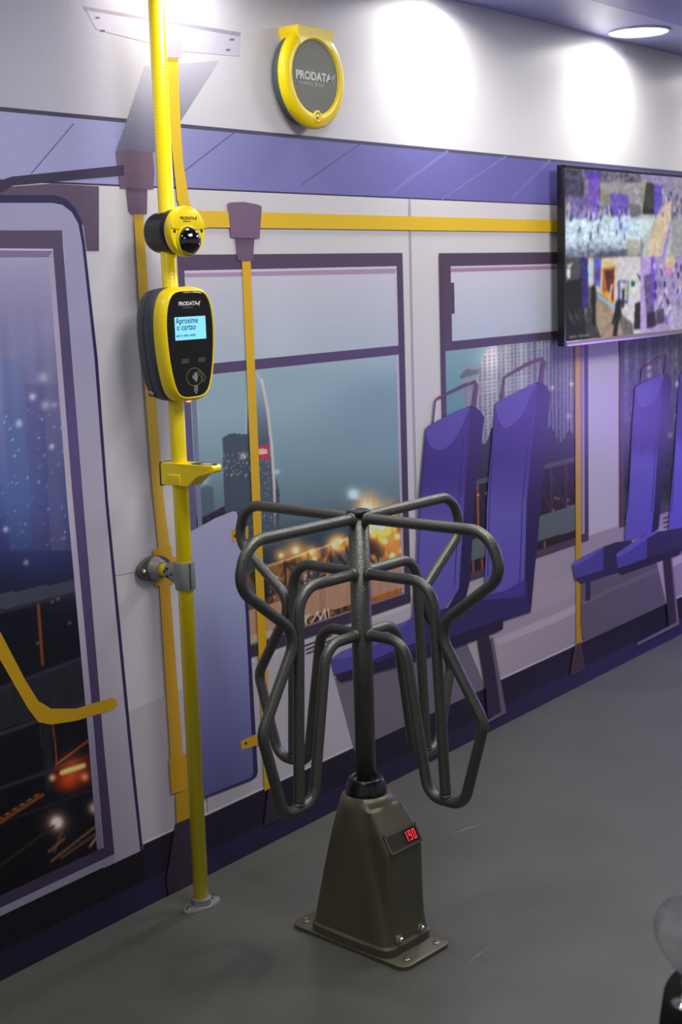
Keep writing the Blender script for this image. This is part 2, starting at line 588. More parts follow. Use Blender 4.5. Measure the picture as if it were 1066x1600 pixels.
pane(1.0, 0.10, 2.246, 1.70, 0.0042, door_paint)
poly([(75, 388), (82, 388), (113, 780), (148, 1160), (160, 1325), (151, 1328), (138, 1160), (104, 780), (75, 402)], gy((390, (176, 168, 206)), (780, (208, 200, 222)), (1000, (196, 188, 214)), (1325, (128, 120, 150))), 3)
poly([(-300, 384), (82, 388), (82, 392), (-300, 388)], (206, 200, 226))
poly([(-300, 388), (82, 392), (75, 402), (-300, 402)], (136, 120, 160))
poly([(-300, 360), (96, 360), (97, 389), (-300, 385)], (92, 82, 112))
poly([(82, 366), (96, 360), (97, 380), (129, 780), (161, 1160), (178, 1333), (162, 1330), (148, 1160), (113, 780), (82, 389)],
     gy((360, (92, 82, 112)), (560, (94, 82, 126)), (700, (104, 92, 150)), (900, (96, 82, 126)), (1330, (72, 60, 86))), 3)
poly([(-300, 1523), (0, 1399), (161, 1324), (178, 1334), (0, 1418), (-300, 1546)], (70, 60, 84))
poly([(-300, 1546), (0, 1418), (178, 1334), (177, 1347), (0, 1431), (-300, 1562)], (150, 146, 170))
G('printed_door_handle')
poly([(-60, 880), (0, 988), (39, 1063), (59, 1095), (79, 1107), (118, 1107), (173, 1090), (180, 1092), (182, 1097), (181, 1103), (175, 1109), (118, 1126), (79, 1132), (59, 1128), (43, 1107), (0, 1032), (-60, 925)], (206, 162, 34))

# ---- long skirting along the floor
G('printed_skirting')
rect(-1.0, 0.0, 2.385, 0.157, (30, 26, 36))
rect(2.385, 0.0, 8.5, 0.167, (36, 31, 48))
rect(-1.0, 0.0, 8.5, 0.074, gx((0, (40, 35, 58)), (320, (46, 42, 80)), (600, (42, 37, 62)), (1100, (52, 47, 88))), 5)
rect(-1.0, 0.070, 8.5, 0.0745, (40, 34, 50))
rect(2.385, 0.167, 8.5, 0.1715, (64, 54, 66))
rect(2.385, 0.1715, 8.5, 0.178, (226, 220, 222))

# ---- lower side wall
G('printed_side_wall')
rect(3.612, 0.178, 8.5, 0.585, gx((560, (206, 200, 206)), (800, (186, 174, 178)), (1100, (164, 150, 160))), 5)
rect(2.63, 0.178, 3.62, 0.55, gx((380, (196, 190, 198)), (700, (200, 192, 200))), 3)
poly([(522, 1060), (620, 1035), (728, 1003), (760, 1074), (552, 1172)], (124, 116, 128))
poly([(728, 1003), (745, 999), (758, 1075)], (196, 186, 192))
poly([(640, 966), (692, 948), (860, 908), (1066, 805), (1200, 745), (1200, 760), (1066, 838), (897, 930), (860, 948), (690, 1010)], (186, 174, 178))
stroke([(775, 1004), (860, 969), (900, 950), (1066, 872)], 12, (204, 192, 196))

# ---- main window
G('printed_window')


def upper_paint(px, py, X, Z):
    t = np.clip((py-420)/150, 0, 1)[:, None]
    C = np.array((208, 206, 222))*(1-t)+np.array((184, 200, 216))*t
    C = C+(vnoise(X, Z, 5, 8)-.5)[:, None]*8
    m = inside(px, py, [(770, 530), (780, 515), (786, 508), (816, 507), (822, 512), (806, 524), (850, 512), (900, 505), (900, 540)])
    put(C, m, (196, 196, 202), .7)
    return C


def city_paint(px, py, X, Z):
    C = gy((540, (178, 200, 214)), (620, (152, 182, 198)), (700, (132, 164, 178)), (780, (106, 134, 144)), (830, (70, 92, 104)), (1000, (50, 46, 50)))(px, py+0.1*(px-480)).astype(float)
    C += (vnoise(X*.5, Z*2.4, 4, 4)-.5)[:, None]*26
    t = np.clip((430-px)/150, 0, 1)[:, None]*np.clip((800-py)/100, 0, 1)[:, None]
    C = C*(1-.45*t)+np.array((156, 182, 208))*.45*t
    win = (np.sin(X*520) > 0.1) & (np.sin(Z*430) > -0.2)
    # glassy tower with its lit curved edge
    tw = inside(px, py, [(384, 640), (390, 605), (400, 585), (408, 590), (416, 640), (424, 740), (430, 850), (386, 860)])
    k = np.clip((py-600)/90, 0, 1)[:, None]
    C[tw] = (C*(1-.85*k)+np.array((82, 92, 108))*.85*k)[tw]
    put(C, tw & (py > 700) & (RNG.random(len(px)) > .93), (200, 206, 214), .6)
    seg(C, px, py, (400, 583), (410, 600), 4, (200, 206, 222), .8)
    for a, b_ in (((408, 594), (417, 640)), ((417, 640), (424, 700)), ((424, 700), (428, 770)), ((428, 770), (432, 850))):
        seg(C, px, py, a, b_, 4, (232, 214, 206), .9)
    seg(C, px, py, (386, 600), (383, 676), 3, (206, 214, 226), .6)
    bl = inside(px, py, [(346, 684), (360, 677), (390, 679), (392, 860), (352, 860)])
    put(C, bl, (70, 82, 98), .9); put(C, bl & win, (92, 106, 122), .5)
    put(C, bl & (py > 708) & (py < 745) & (RNG.random(len(px)) > .93), (220, 216, 206), .8)
    b2 = inside(px, py, [(310, 765), (322, 758), (332, 762), (335, 850), (306, 850)])
    put(C, b2, (92, 106, 128), .85)
    put(C, inside(px, py, [(298, 806), (312, 810), (350, 790), (350, 850), (298, 850)]), (48, 46, 60), .9)
    put(C, inside(px, py, [(430, 745), (436, 770), (434, 860), (428, 860)]), (70, 76, 84), .8)
    put(C, inside(px, py, [(398, 696), (419, 694), (421, 717), (402, 718)]), (206, 70, 96), .9)
    put(C, inside(px, py, [(402, 702), (416, 701), (417, 709), (404, 710)]), (255, 210, 190), .95)
    glow(C, px, py, 379, 712, 5, (120, 100, 80)); glow(C, px, py, 316, 748, 8, (80, 80, 70)); glow(C, px, py, 432, 737, 4, (60, 70, 80))
    glow(C, px, py, 551, 772, 9, (110, 130, 130)); put(C, inside(px, py, [(542, 782), (562, 780), (562, 800), (542, 800)]), (92, 112, 120), .6)
    # street lights, bridge truss, road
    ln = lambda x: 889-(x-400)*0.345
    low = py > ln(px)-1
    dk = np.array((44, 40, 40))
    k = np.clip((py-ln(px))/6, 0, 1)[:, None]
    C = C*(1-.93*k)+dk*.93*k
    nz = vnoise(X, Z, 22, 6); n2_ = vnoise(X, Z, 60, 9)
    band = low & (py < ln(px)+108)
    warm = np.clip((nz*.7+n2_*.5-.42)*2.6, 0, 1)*np.interp(px, (400, 470, 560, 640), (.35, .55, .7, 1.0))
    C[band] = (C+warm[:, None]*np.array((250, 156, 42)))[band]
    gr = band & (vnoise(X, Z, 12, 21) > .66) & (px < 570)
    put(C, gr, (96, 98, 108), .7)
    seg(C, px, py, (400, 860), (640, 777), 3, (110, 92, 84), .8)
    seg(C, px, py, (405, ln(405)+2), (640, ln(640)+2), 2.5, (214, 158, 120), .9)
    for j in range(7):
        x = 408+j*36
        seg(C, px, py, (x, ln(x)+4), (x+4, ln(x)+100), 3, (40, 34, 34), .85)
        seg(C, px, py, (x, ln(x)+4), (x+36, ln(x+36)+62), 5, (40, 34, 34), .75)
        seg(C, px, py, (x+36, ln(x)+0), (x+4, ln(x)+84), 3, (52, 40, 34), .6)
    for x, y, r, a in ((461, 860, 7, 1), (438, 868, 5, .8), (486, 862, 5, .8), (521, 852, 6, 1), (530, 846, 6, .9), (490, 874, 5, .6), (573, 792, 9, .9), (608, 802, 9, .6), (584, 818, 8, 1), (596, 824, 8, .9),
                       (600, 846, 7, .7), (620, 838, 9, .6), (578, 830, 6, .8), (612, 868, 8, .6), (628, 860, 8, .5), (470, 894, 5, .5)):
        glow(C, px, py, x, y, r*.5, (255, 235, 170), a*1.4); glow(C, px, py, x, y, r*2.1, (220, 128, 34), a)
    for x, y in ((574, 778), (608, 790), (582, 776)):
        seg(C, px, py, (x, y-10), (x, y+12), 3, (240, 160, 70), .4)
    for j in range(40):
        glow(C, px, py, RNG.uniform(405, 560), RNG.uniform(895, 935), 1.5, (200, 190, 170), .7)
    w0 = lambda x: 925-(x-480)*.32
    wallm = (py > w0(px)) & (py < w0(px)+40)
    put(C, wallm, (204, 158, 126), .95)
    put(C, wallm & (np.sin(X*150) > .93), (176, 130, 102), .6)
    put(C, wallm & (px > 498) & (px < 508), (168, 130, 108), .5)
    rd = py >= w0(px)+40
    put(C, rd, (64, 46, 34), .95)
    C[rd] = (C+(np.clip(n2_-.35, 0, 1)*1.4)[:, None]*np.array((150, 96, 40)))[rd]
    put(C, rd & (px > 568), (206, 124, 34), .8)
    put(C, rd & (px < 425), (220, 206, 186), .8)
    for p, q in (((478, 978), (476, 962)), ((486, 972), (496, 956)), ((496, 974), (506, 954)), ((508, 970), (506, 952)), ((514, 968), (512, 952)), ((472, 976), (482, 960)), ((500, 966), (494, 958))):
        seg(C, px, py, p, q, 2.6, (240, 226, 200), .9)
    return C


pane(2.625, 1.385, 3.585, 1.63, 0.006, upper_paint)
pane(2.60, 0.590, 3.585, 1.37, 0.0032, city_paint)
rect(3.564, 0.60, 3.578, 1.620, gy((420, (206, 196, 224)), (900, (186, 164, 196))), 3)
wpoly([(2.641, 1.617), (3.566, 1.612), (3.578, 1.626), (2.641, 1.628)], (176, 148, 184))
rect(2.641, 1.627, 3.578, 1.636, (210, 202, 226))
rect(2.60, 1.363, 3.58, 1.391, (92, 78, 116))
rect(2.612, 1.634, 3.610, 1.674, (88, 74, 100))
rect(2.578, 0.60, 2.641, 1.64, gy((420, (92, 78, 106)), (640, (104, 100, 140))), 2)
rect(2.645, 0.60, 2.662, 1.37, (128, 136, 168))
rect(3.577, 0.567, 3.610, 1.640, gy((396, (88, 74, 100)), (930, (72, 60, 80))), 3)
rect(2.60, 0.567, 3.610, 0.600, (66, 56, 74))
rect(2.60, 0.600, 3.572, 0.606, (150, 118, 128))

# ---- second window
G('printed_window')


def city2_paint(px, py, X, Z):
    C = gy((540, (136, 176, 178)), (600, (112, 164, 166)), (660, (90, 150, 152)), (760, (60, 80, 84)), (900, (40, 40, 42)))(px, py).astype(float)
    n2_ = vnoise(X*1.6, Z*.35, 40, 12); n3 = vnoise(X, Z, 90, 13); n4 = vnoise(X*.8, Z*.12, 60, 17)
    # pavilion-roofed tower on the left
    a = inside(px, py, [(716, 590), (724, 574), (740, 569), (752, 576), (750, 590), (748, 700), (722, 700), (722, 592)])
    put(C, a, (150, 158, 158), .9)
    put(C, inside(px, py, [(716, 588), (726, 578), (750, 576), (752, 582), (720, 592)]), (96, 112, 116), .9)
    put(C, a & (np.sin(X*420) > .2) & (py > 600), (104, 116, 118), .7)
    # big slab blocks
    bb = inside(px, py, [(744, 590), (752, 556), (764, 540), (792, 530), (920, 515), (920, 760), (734, 790), (742, 650)])
    k = np.clip((px-790)/90, 0, 1)*.6+np.clip((py-600)/130, 0, 1)*.7
    col_ = np.array((164, 170, 170))*(1-np.clip(k, 0, 1))[:, None]+np.array((66, 72, 72))*np.clip(k, 0, 1)[:, None]
    C[bb] = col_[bb]
    C[bb] += ((vnoise(X, Z*.02, 22, 17)-.5)[:, None]*86+(n3-.5)[:, None]*22)[bb]
    colm = np.sin(X*210+6*vnoise(X, Z*0, 9, 19)); 
    put(C, bb & (colm > .35), (196, 200, 198), .38*1)
    ww = bb & (colm < .1) & (np.sin(Z*480) > -.2)
    put(C, ww, (66, 74, 76), .45)
    put(C, bb & (np.abs(colm-.2) < .12), (120, 128, 128), .5)
    wl = bb & (RNG.random(len(px)) > .975)
    put(C, wl, (190, 200, 196), .6)
    for x, y in ((888, 650), (862, 606), (832, 604), (892, 600), (910, 680), (713+40, 717)):
        glow(C, px, py, x, y, 3.5, (120, 90, 60))
    glow(C, px, py, 768, 560, 22, (60, 55, 50))
    # dark trees and viaduct
    tr = py > 672+12*np.sin(px*.21)+18*vnoise(X, Z, 20, 15)
    put(C, tr, (40, 42, 40), .92)
    rail = lambda x: 742-(x-734)*.165-12
    put(C, inside(px, py, [(730, 752), (850, 726), (930, 705), (930, 714), (850, 735), (730, 762)]), (96, 96, 96), .8)
    und = py > 760-(px-734)*.235
    put(C, und, (34, 30, 30), .9)
    for j in range(8):
        x = 745+j*23
        seg(C, px, py, (x, 762-(x-734)*.24), (x+2, 850-(x-734)*.24), 3, (214, 116, 36) if j in (0, 4) else (96, 58, 40), .8)
        seg(C, px, py, (x, 770-(x-734)*.24), (x+22, 822-(x-734)*.24), 3, (86, 52, 38), .7)
    for j in range(30):
        glow(C, px, py, RNG.uniform(745, 900), RNG.uniform(765, 800), 1.8, (190, 130, 100), .8)
    put(C, inside(px, py, [(730, 845), (840, 806), (930, 780), (930, 818), (840, 846), (730, 880)]), (104, 122, 116), .9)
    put(C, inside(px, py, [(730, 880), (840, 846), (930, 818), (930, 826), (840, 852), (730, 888)]), (34, 34, 34), .9)
    lo = py > 876-(px-734)*.27
    put(C, lo, (44, 34, 30), .9)
    for j in range(9):
        x = 738+j*14
        seg(C, px, py, (x, 878-(x-734)*.27), (x+1, 900-(x-734)*.27), 3, (200, 104, 34), .8)
    return C


pane(3.83, 1.375, 4.80, 1.625, 0.008, upper_paint)
pane(3.82, 0.585, 4.80, 1.368, 0.0042, city2_paint)
wpoly([(3.873, 1.611), (4.79, 1.611), (4.79, 1.624), (3.873, 1.624)], (170, 134, 158))
rect(3.873, 1.623, 4.79, 1.632, (204, 192, 216))
rect(3.82, 1.358, 4.80, 1.388, (84, 70, 92))
rect(3.812, 1.630, 4.815, 1.672, (84, 70, 92))
rect(3.812, 0.568, 3.838, 1.640, (82, 66, 88))
wpoly([(3.836, 1.37), (3.879, 1.37), (3.879, 1.477), (3.897, 1.477), (3.897, 1.577), (3.878, 1.577), (3.878, 1.640), (3.836, 1.640)], (86, 72, 92))
rect(4.765, 0.60, 4.785, 1.624, (178, 160, 186))
rect(4.757, 0.60, 4.766, 1.624, (150, 134, 158))
rect(4.784, 0.568, 4.815, 1.640, (78, 62, 82))
rect(3.812, 0.568, 4.815, 0.596, (88, 68, 84))

# ---- third window
G('printed_window')


def city3_paint(px, py, X, Z):
    C = gy((520, (104, 110, 112)), (600, (84, 88, 90)), (680, (58, 60, 60)), (760, (36, 38, 38)), (790, (70, 76, 74)), (830, (46, 44, 44)))(px, py).astype(float)
    C += (vnoise(X*.8, Z*.12, 60, 27)-.5)[:, None]*60*np.interp(py, (520, 640, 720), (1, 1, .2))[:, None]
    C += (vnoise(X, Z, 80, 29)-.5)[:, None]*36
    put(C, (RNG.random(len(px)) > .985) & (py < 660), (186, 180, 176), .6)
    for x, y in ((1013, 573), (1057, 600), (1046, 680), (1013, 586)):
        glow(C, px, py, x, y, 4, (130, 90, 80))
    return C


pane(5.10, 0.590, 7.2, 1.63, 0.010, city3_paint)
rect(5.079, 0.575, 5.118, 1.672, (92, 66, 82))
rect(5.079, 0.575, 7.2, 0.602, (96, 72, 88))
rect(5.079, 1.630, 7.2, 1.672, (84, 70, 92))

# ---- top handrail and seams
G('printed_seam')
stroke([(639, 310), (641, 420), (645, 620), (650, 800), (652, 900)], 1.4, (150, 146, 158))
for x, y in ((474, 1009), (476, 1015), (477, 1021), (1036, 810), (1036, 817), (1036, 824)):
    G('printed_vent_slot')
    stroke([(x, y), (x+(44 if x < 500 else 9), y-(17 if x < 500 else 3))], 2, (70, 60, 76))
G('printed_handrail')
poly([(258, 91), (276, 91), (280, 190), (284, 250), (294, 318), (302, 328), (322, 331), (322, 357), (300, 352), (284, 338), (275, 312), (265, 215)], (228, 191, 44))
rect(2.73, 1.7435, 8.5, 1.7855, (228, 190, 44))
poly([(259, 91), (276, 91), (276.5, 97), (259, 97)], (190, 150, 40))

# ---- left printed stanchion
G('printed_stanchion')
poly([(207, 335), (222, 335), (228, 430), (240, 600), (254, 780), (264, 860), (246, 860), (236, 760), (224, 600), (213, 430)], gy((335, (196, 150, 40)), (345, (224, 184, 50)), (600, (222, 186, 70)), (860, (214, 172, 62))), 3)
poly([(247, 908), (263, 908), (284, 1180), (265, 1192)], (208, 160, 48))
poly([(237, 858), (265, 852), (267, 871), (290, 866), (291, 880), (268, 884), (270, 910), (241, 916)], (212, 166, 52))
poly([(262, 1186), (291, 1176), (292, 1190), (298, 1189), (298, 1206), (293, 1209), (293, 1233), (266, 1240)], (206, 156, 36))
poly([(272, 1240), (292, 1233), (296, 1278), (274, 1286)], (190, 150, 34))
poly([(272, 1287), (297, 1276), (304, 1382), (262, 1402), (258, 1374)], (64, 50, 66))

# ---- printed glass screen
G('printed_glass_screen')
poly([(293, 833), (335, 809), (362, 799), (370, 800), (374, 812), (387, 960), (401, 1205), (399, 1213), (390, 1219), (317, 1247)], (52, 48, 92))
poly([(293, 832), (335, 809), (362, 798.5), (368, 800), (370, 812), (382, 960), (394, 1206), (391, 1214), (317, 1244)],
     gy((800, (178, 178, 216)), (930, (166, 172, 214)), (1050, (138, 142, 192)), (1160, (112, 114, 168)), (1240, (96, 96, 150))), 4)

# ---- second and third stanchions
G('printed_stanchion')
rect(2.862, 0.166, 2.897, 1.66, gy((406, (226, 178, 36)), (700, (222, 182, 46)), (1000, (220, 170, 24)), (1230, (206, 160, 34))), 4)
poly([(353.5, 318.5), (357, 316.5), (380, 315.7), (400, 319.5), (407, 322.7), (403.6, 372.5), (359, 371)], (122, 98, 126))
poly([(366.5, 371), (395.5, 373.5), (393, 408), (380, 409), (369, 406.5)], gy((371, (84, 68, 92)), (378, (84, 68, 92)), (382, (112, 90, 118)), (410, (112, 90, 118))), 2)
poly([(359, 828), (386, 822), (386, 842), (361, 846)], (214, 160, 40))
poly([(374.5, 1157), (408, 1142), (410, 1161), (375, 1171)], (210, 162, 40))
stroke([(363.5, 838), (367, 837)], 4, (50, 40, 30)); stroke([(380.5, 1161.5), (384, 1160.5)], 4, (50, 40, 30))
poly([(417, 1233), (432, 1228), (436, 1280), (410, 1290)], (58, 46, 60))
G('printed_stanchion')
rect(4.709, 0.172, 4.752, 1.36, gy((540, (218, 172, 36)), (1000, (206, 156, 26))), 3)
poly([(896, 1008), (906, 1003), (913, 1046), (889, 1056)], (78, 60, 66))

# ---- printed seats
V1, V2, V3, V4 = (92, 82, 166), (70, 60, 132), (52, 42, 88), (116, 106, 190)


def printed_seat(front, side, patch, seam, bar, top_y, bot_y, side_bot):
    G('printed_seat')
    for pts, ws in bar:
        stroke(pts, ws, (108, 70, 92))
    poly(side, gy((top_y, (52, 40, 90)), (side_bot, (48, 38, 80))), 2)
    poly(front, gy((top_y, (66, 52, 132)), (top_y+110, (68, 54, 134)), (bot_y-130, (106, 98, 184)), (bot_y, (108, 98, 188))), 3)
    poly(smooth_closed(patch, 6) if len(patch) > 6 else patch, (92, 82, 166))
    for s_ in seam:
        stroke(s_, 1.3, (52, 44, 100))


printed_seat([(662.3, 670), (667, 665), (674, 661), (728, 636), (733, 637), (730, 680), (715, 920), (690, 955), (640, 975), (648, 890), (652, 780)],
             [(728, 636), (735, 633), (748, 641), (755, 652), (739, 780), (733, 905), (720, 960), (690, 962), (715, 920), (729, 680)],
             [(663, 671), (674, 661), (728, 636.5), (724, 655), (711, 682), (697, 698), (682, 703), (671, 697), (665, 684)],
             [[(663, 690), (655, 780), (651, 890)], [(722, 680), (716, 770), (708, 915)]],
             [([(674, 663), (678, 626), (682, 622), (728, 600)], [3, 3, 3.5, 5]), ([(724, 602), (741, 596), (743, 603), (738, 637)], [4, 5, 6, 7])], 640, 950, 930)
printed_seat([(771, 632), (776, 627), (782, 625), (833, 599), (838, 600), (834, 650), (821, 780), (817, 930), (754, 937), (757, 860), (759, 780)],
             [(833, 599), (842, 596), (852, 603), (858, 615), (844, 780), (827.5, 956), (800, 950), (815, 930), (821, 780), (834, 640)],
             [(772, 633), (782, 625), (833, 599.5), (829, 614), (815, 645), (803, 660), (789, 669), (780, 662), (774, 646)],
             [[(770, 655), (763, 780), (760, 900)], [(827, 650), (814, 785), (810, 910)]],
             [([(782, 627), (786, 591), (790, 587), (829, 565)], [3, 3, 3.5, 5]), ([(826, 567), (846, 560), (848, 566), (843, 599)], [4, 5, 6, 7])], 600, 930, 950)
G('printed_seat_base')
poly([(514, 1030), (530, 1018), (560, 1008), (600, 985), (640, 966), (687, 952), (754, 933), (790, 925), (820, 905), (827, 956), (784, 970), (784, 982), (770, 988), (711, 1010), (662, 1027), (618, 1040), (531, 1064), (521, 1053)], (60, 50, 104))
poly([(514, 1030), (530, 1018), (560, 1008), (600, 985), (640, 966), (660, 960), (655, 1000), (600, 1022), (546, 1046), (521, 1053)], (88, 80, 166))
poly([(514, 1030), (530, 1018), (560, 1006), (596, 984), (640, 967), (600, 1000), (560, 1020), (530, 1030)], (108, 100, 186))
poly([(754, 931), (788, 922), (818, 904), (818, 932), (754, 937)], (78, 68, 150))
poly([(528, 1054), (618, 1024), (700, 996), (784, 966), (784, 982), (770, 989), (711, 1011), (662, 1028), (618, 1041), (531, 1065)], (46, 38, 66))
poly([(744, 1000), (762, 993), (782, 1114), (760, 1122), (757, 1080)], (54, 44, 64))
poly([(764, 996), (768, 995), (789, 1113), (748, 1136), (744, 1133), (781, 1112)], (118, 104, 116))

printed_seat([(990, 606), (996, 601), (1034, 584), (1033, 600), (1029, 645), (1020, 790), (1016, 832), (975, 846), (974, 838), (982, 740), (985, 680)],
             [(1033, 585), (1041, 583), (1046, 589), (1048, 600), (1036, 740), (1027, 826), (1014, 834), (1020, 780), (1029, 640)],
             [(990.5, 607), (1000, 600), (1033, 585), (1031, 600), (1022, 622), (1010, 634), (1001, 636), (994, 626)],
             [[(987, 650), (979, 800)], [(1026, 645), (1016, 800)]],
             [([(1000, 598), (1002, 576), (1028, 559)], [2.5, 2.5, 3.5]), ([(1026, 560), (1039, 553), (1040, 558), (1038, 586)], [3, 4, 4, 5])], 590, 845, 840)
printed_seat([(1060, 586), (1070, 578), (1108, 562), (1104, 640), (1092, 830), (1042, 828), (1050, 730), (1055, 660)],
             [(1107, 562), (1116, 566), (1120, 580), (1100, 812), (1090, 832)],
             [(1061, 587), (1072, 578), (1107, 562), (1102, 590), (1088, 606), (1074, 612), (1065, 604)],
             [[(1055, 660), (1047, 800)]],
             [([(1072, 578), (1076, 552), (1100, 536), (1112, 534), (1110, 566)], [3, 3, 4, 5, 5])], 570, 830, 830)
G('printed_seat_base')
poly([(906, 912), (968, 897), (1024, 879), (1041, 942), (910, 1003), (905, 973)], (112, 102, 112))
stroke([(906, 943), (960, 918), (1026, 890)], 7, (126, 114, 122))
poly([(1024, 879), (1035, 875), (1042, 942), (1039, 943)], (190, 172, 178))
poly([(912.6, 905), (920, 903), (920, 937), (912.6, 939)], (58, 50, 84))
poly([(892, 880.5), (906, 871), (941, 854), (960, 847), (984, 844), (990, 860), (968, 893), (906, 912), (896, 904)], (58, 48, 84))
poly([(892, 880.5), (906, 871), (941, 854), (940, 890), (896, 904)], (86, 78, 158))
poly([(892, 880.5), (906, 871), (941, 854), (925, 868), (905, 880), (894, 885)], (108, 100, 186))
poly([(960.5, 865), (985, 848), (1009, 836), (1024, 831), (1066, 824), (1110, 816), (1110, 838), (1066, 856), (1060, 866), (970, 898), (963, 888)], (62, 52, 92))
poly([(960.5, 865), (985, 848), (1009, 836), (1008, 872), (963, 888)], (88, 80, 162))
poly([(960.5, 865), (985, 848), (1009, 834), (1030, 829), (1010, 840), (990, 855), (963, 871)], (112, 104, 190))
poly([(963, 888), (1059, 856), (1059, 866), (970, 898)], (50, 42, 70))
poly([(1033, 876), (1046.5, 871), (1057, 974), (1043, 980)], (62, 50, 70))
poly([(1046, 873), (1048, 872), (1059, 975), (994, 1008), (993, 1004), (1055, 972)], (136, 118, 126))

for name, V, F, C in GR:
    me = mesh_from(V, F, name)
    ca = me.color_attributes.new('ink', 'FLOAT_COLOR', 'POINT')
    C = np.asarray(C, np.float32)
    ca.data.foreach_set('color', np.concatenate([C, np.ones((len(C), 1), np.float32)], 1).ravel())
    link(name, me, mural, M_print)

# ------------------------------------------------------------------ materials of the devices
M_yel = mat('yellow_plastic', (255, 226, 3), 0.32, 0, 0.5, coat=0.15)
M_dark = mat('charcoal_plastic', (66, 72, 80), 0.5, 0, 0.45, bump=(900, 0.1))
M_black = mat('black_plastic', (26, 27, 30), 0.42)
M_glass = mat('black_glass', (6, 6, 7), 0.08, 0, 0.5)
M_gplate = mat('grey_cover_plate', (104, 108, 100), 0.45)
M_white_ink = mat('white_ink', (226, 226, 226), 0.5)
M_black_ink = mat('black_ink', (40, 36, 10), 0.5)
M_chrome = mat('bright_steel', (210, 208, 200), 0.22, 1.0)
M_grey = mat('grey_cast_fitting', (142, 142, 140), 0.42, 0.25, noise=(60, 0.06))
M_greyd = mat('dark_grey_fitting', (84, 86, 88), 0.42, 0.2)

# ------------------------------------------------------------------ yellow pole
PX, PY = 2.468, -0.121
M_pole = mat('yellow_ribbed_sleeve', (255, 230, 3), 0.30, 0, 0.5, coat=0.2)
nt = M_pole.node_tree; tc = nt.nodes.new('ShaderNodeTexCoord')
wv = nt.nodes.new('ShaderNodeTexWave'); wv.bands_direction = 'Z'; wv.inputs['Scale'].default_value = 38; wv.inputs['Distortion'].default_value = 2.5; wv.inputs['Detail'].default_value = 1
bp = nt.nodes.new('ShaderNodeBump'); bp.inputs['Strength'].default_value = 0.12; bp.inputs['Distance'].default_value = 0.001
nt.links.new(tc.outputs['Object'], wv.inputs['Vector']); nt.links.new(wv.outputs['Fac'], bp.inputs['Height'])
nt.links.new(bp.outputs[0], nt.nodes['Principled BSDF'].inputs['Normal'])
pole = thing('grab_pole', (PX, PY, 0), 'tall bright yellow ribbed grab pole standing from floor to ceiling in front of the mural', 'pole')
V, F = lathe([(0.0195, 0.02), (0.0195, CEIL-0.001)], 40)
link('pole_tube', mesh_from(V, F), pole, M_pole, True)


def stadium(L, Wd, n=12):
    """oval plate outline, length L along x"""
    out = []
    for k in range(4*n):
        a = 2*PI*k/(4*n)
        c, s_ = math.cos(a), math.sin(a)
        out.append((L/2*math.copysign(abs(c)**0.95, c), Wd/2*math.copysign(abs(s_)**0.62, s_)*(1-0.34*abs(c)**2)))
    return out


def plate_rings(out, hs):
    """(scale, height) steps -> lofted plate"""
    return rings([[(x*s_, y*s_, h) for x, y in out] for s_, h in hs])


bm = bmesh.new(); o2 = stadium(0.118, 0.060)
add(bm, plate_rings(o2, [(1, 0), (1, 0.005), (0.96, 0.008), (0.60, 0.009)]))
add(bm, lathe([(0.031, 0.006), (0.0275, 0.010), (0.0262, 0.026), (0.0205, 0.0275)], 36))
fl = link('foot_flange', bm_mesh(bm, 'flange', 35), pole, M_grey, loc=(0, 0, 0), rot=(0, 0, math.radians(-6)))


def bolt_mesh(r, h):
    bm = bmesh.new()
    add(bm, lathe([(r*1.5, 0), (r*1.5, h*0.25), (r*1.05, h*0.32)], 20))
    V, F = lathe([(r, h*0.25), (r, h*0.8), (r*0.78, h)], 6)
    add(bm, (V, F))
    return bm_mesh(bm, 'bolt')


bolt = bolt_mesh(0.0052, 0.008)
for sx in (-1, 1):
    link('screw', bolt, fl, M_chrome, loc=(sx*0.043, 0, 0.0085))
V, F = lathe([(0.034, 0), (0.034, -0.004), (0.024, -0.02)], 32)
link('ceiling_flange', mesh_from(V, F), pole, M_grey, True, loc=(0, 0, CEIL-0.0005))

# ------------------------------------------------------------------ wall bracket of the pole
br = thing('wall_bracket', (PX, 0, 0.888), 'grey and yellow side bracket clamping the yellow grab pole to the wall', 'bracket')
bm = bmesh.new(); o2 = stadium(0.116, 0.066)
R = []
for s_, h in ((1, 0), (1, 0.006), (0.95, 0.010), (0.55, 0.011)):
    R.append([(x*s_, -h-0.007, y*s_) for x, y in o2])
add(bm, rings(R))
wf = link('wall_flange', bm_mesh(bm, 'flange', 35), br, M_greyd)
link('flange_hub', mesh_from(*lathe([(0.032, -0.016), (0.029, -0.022), (0.023, -0.040), (0.0215, -0.043), (0.017, -0.043)], 36, 'Y')), wf, M_grey, True)
for sx in (-1, 1):
    link('screw', bolt, wf, M_chrome, loc=(sx*0.042, -0.0175, 0.0), rot=(PI/2, 0, 0))
link('arm_tube', mesh_from(*lathe([(0.0165, -0.038), (0.0165, -0.092)], 32, 'Y')), br, M_yel, True)
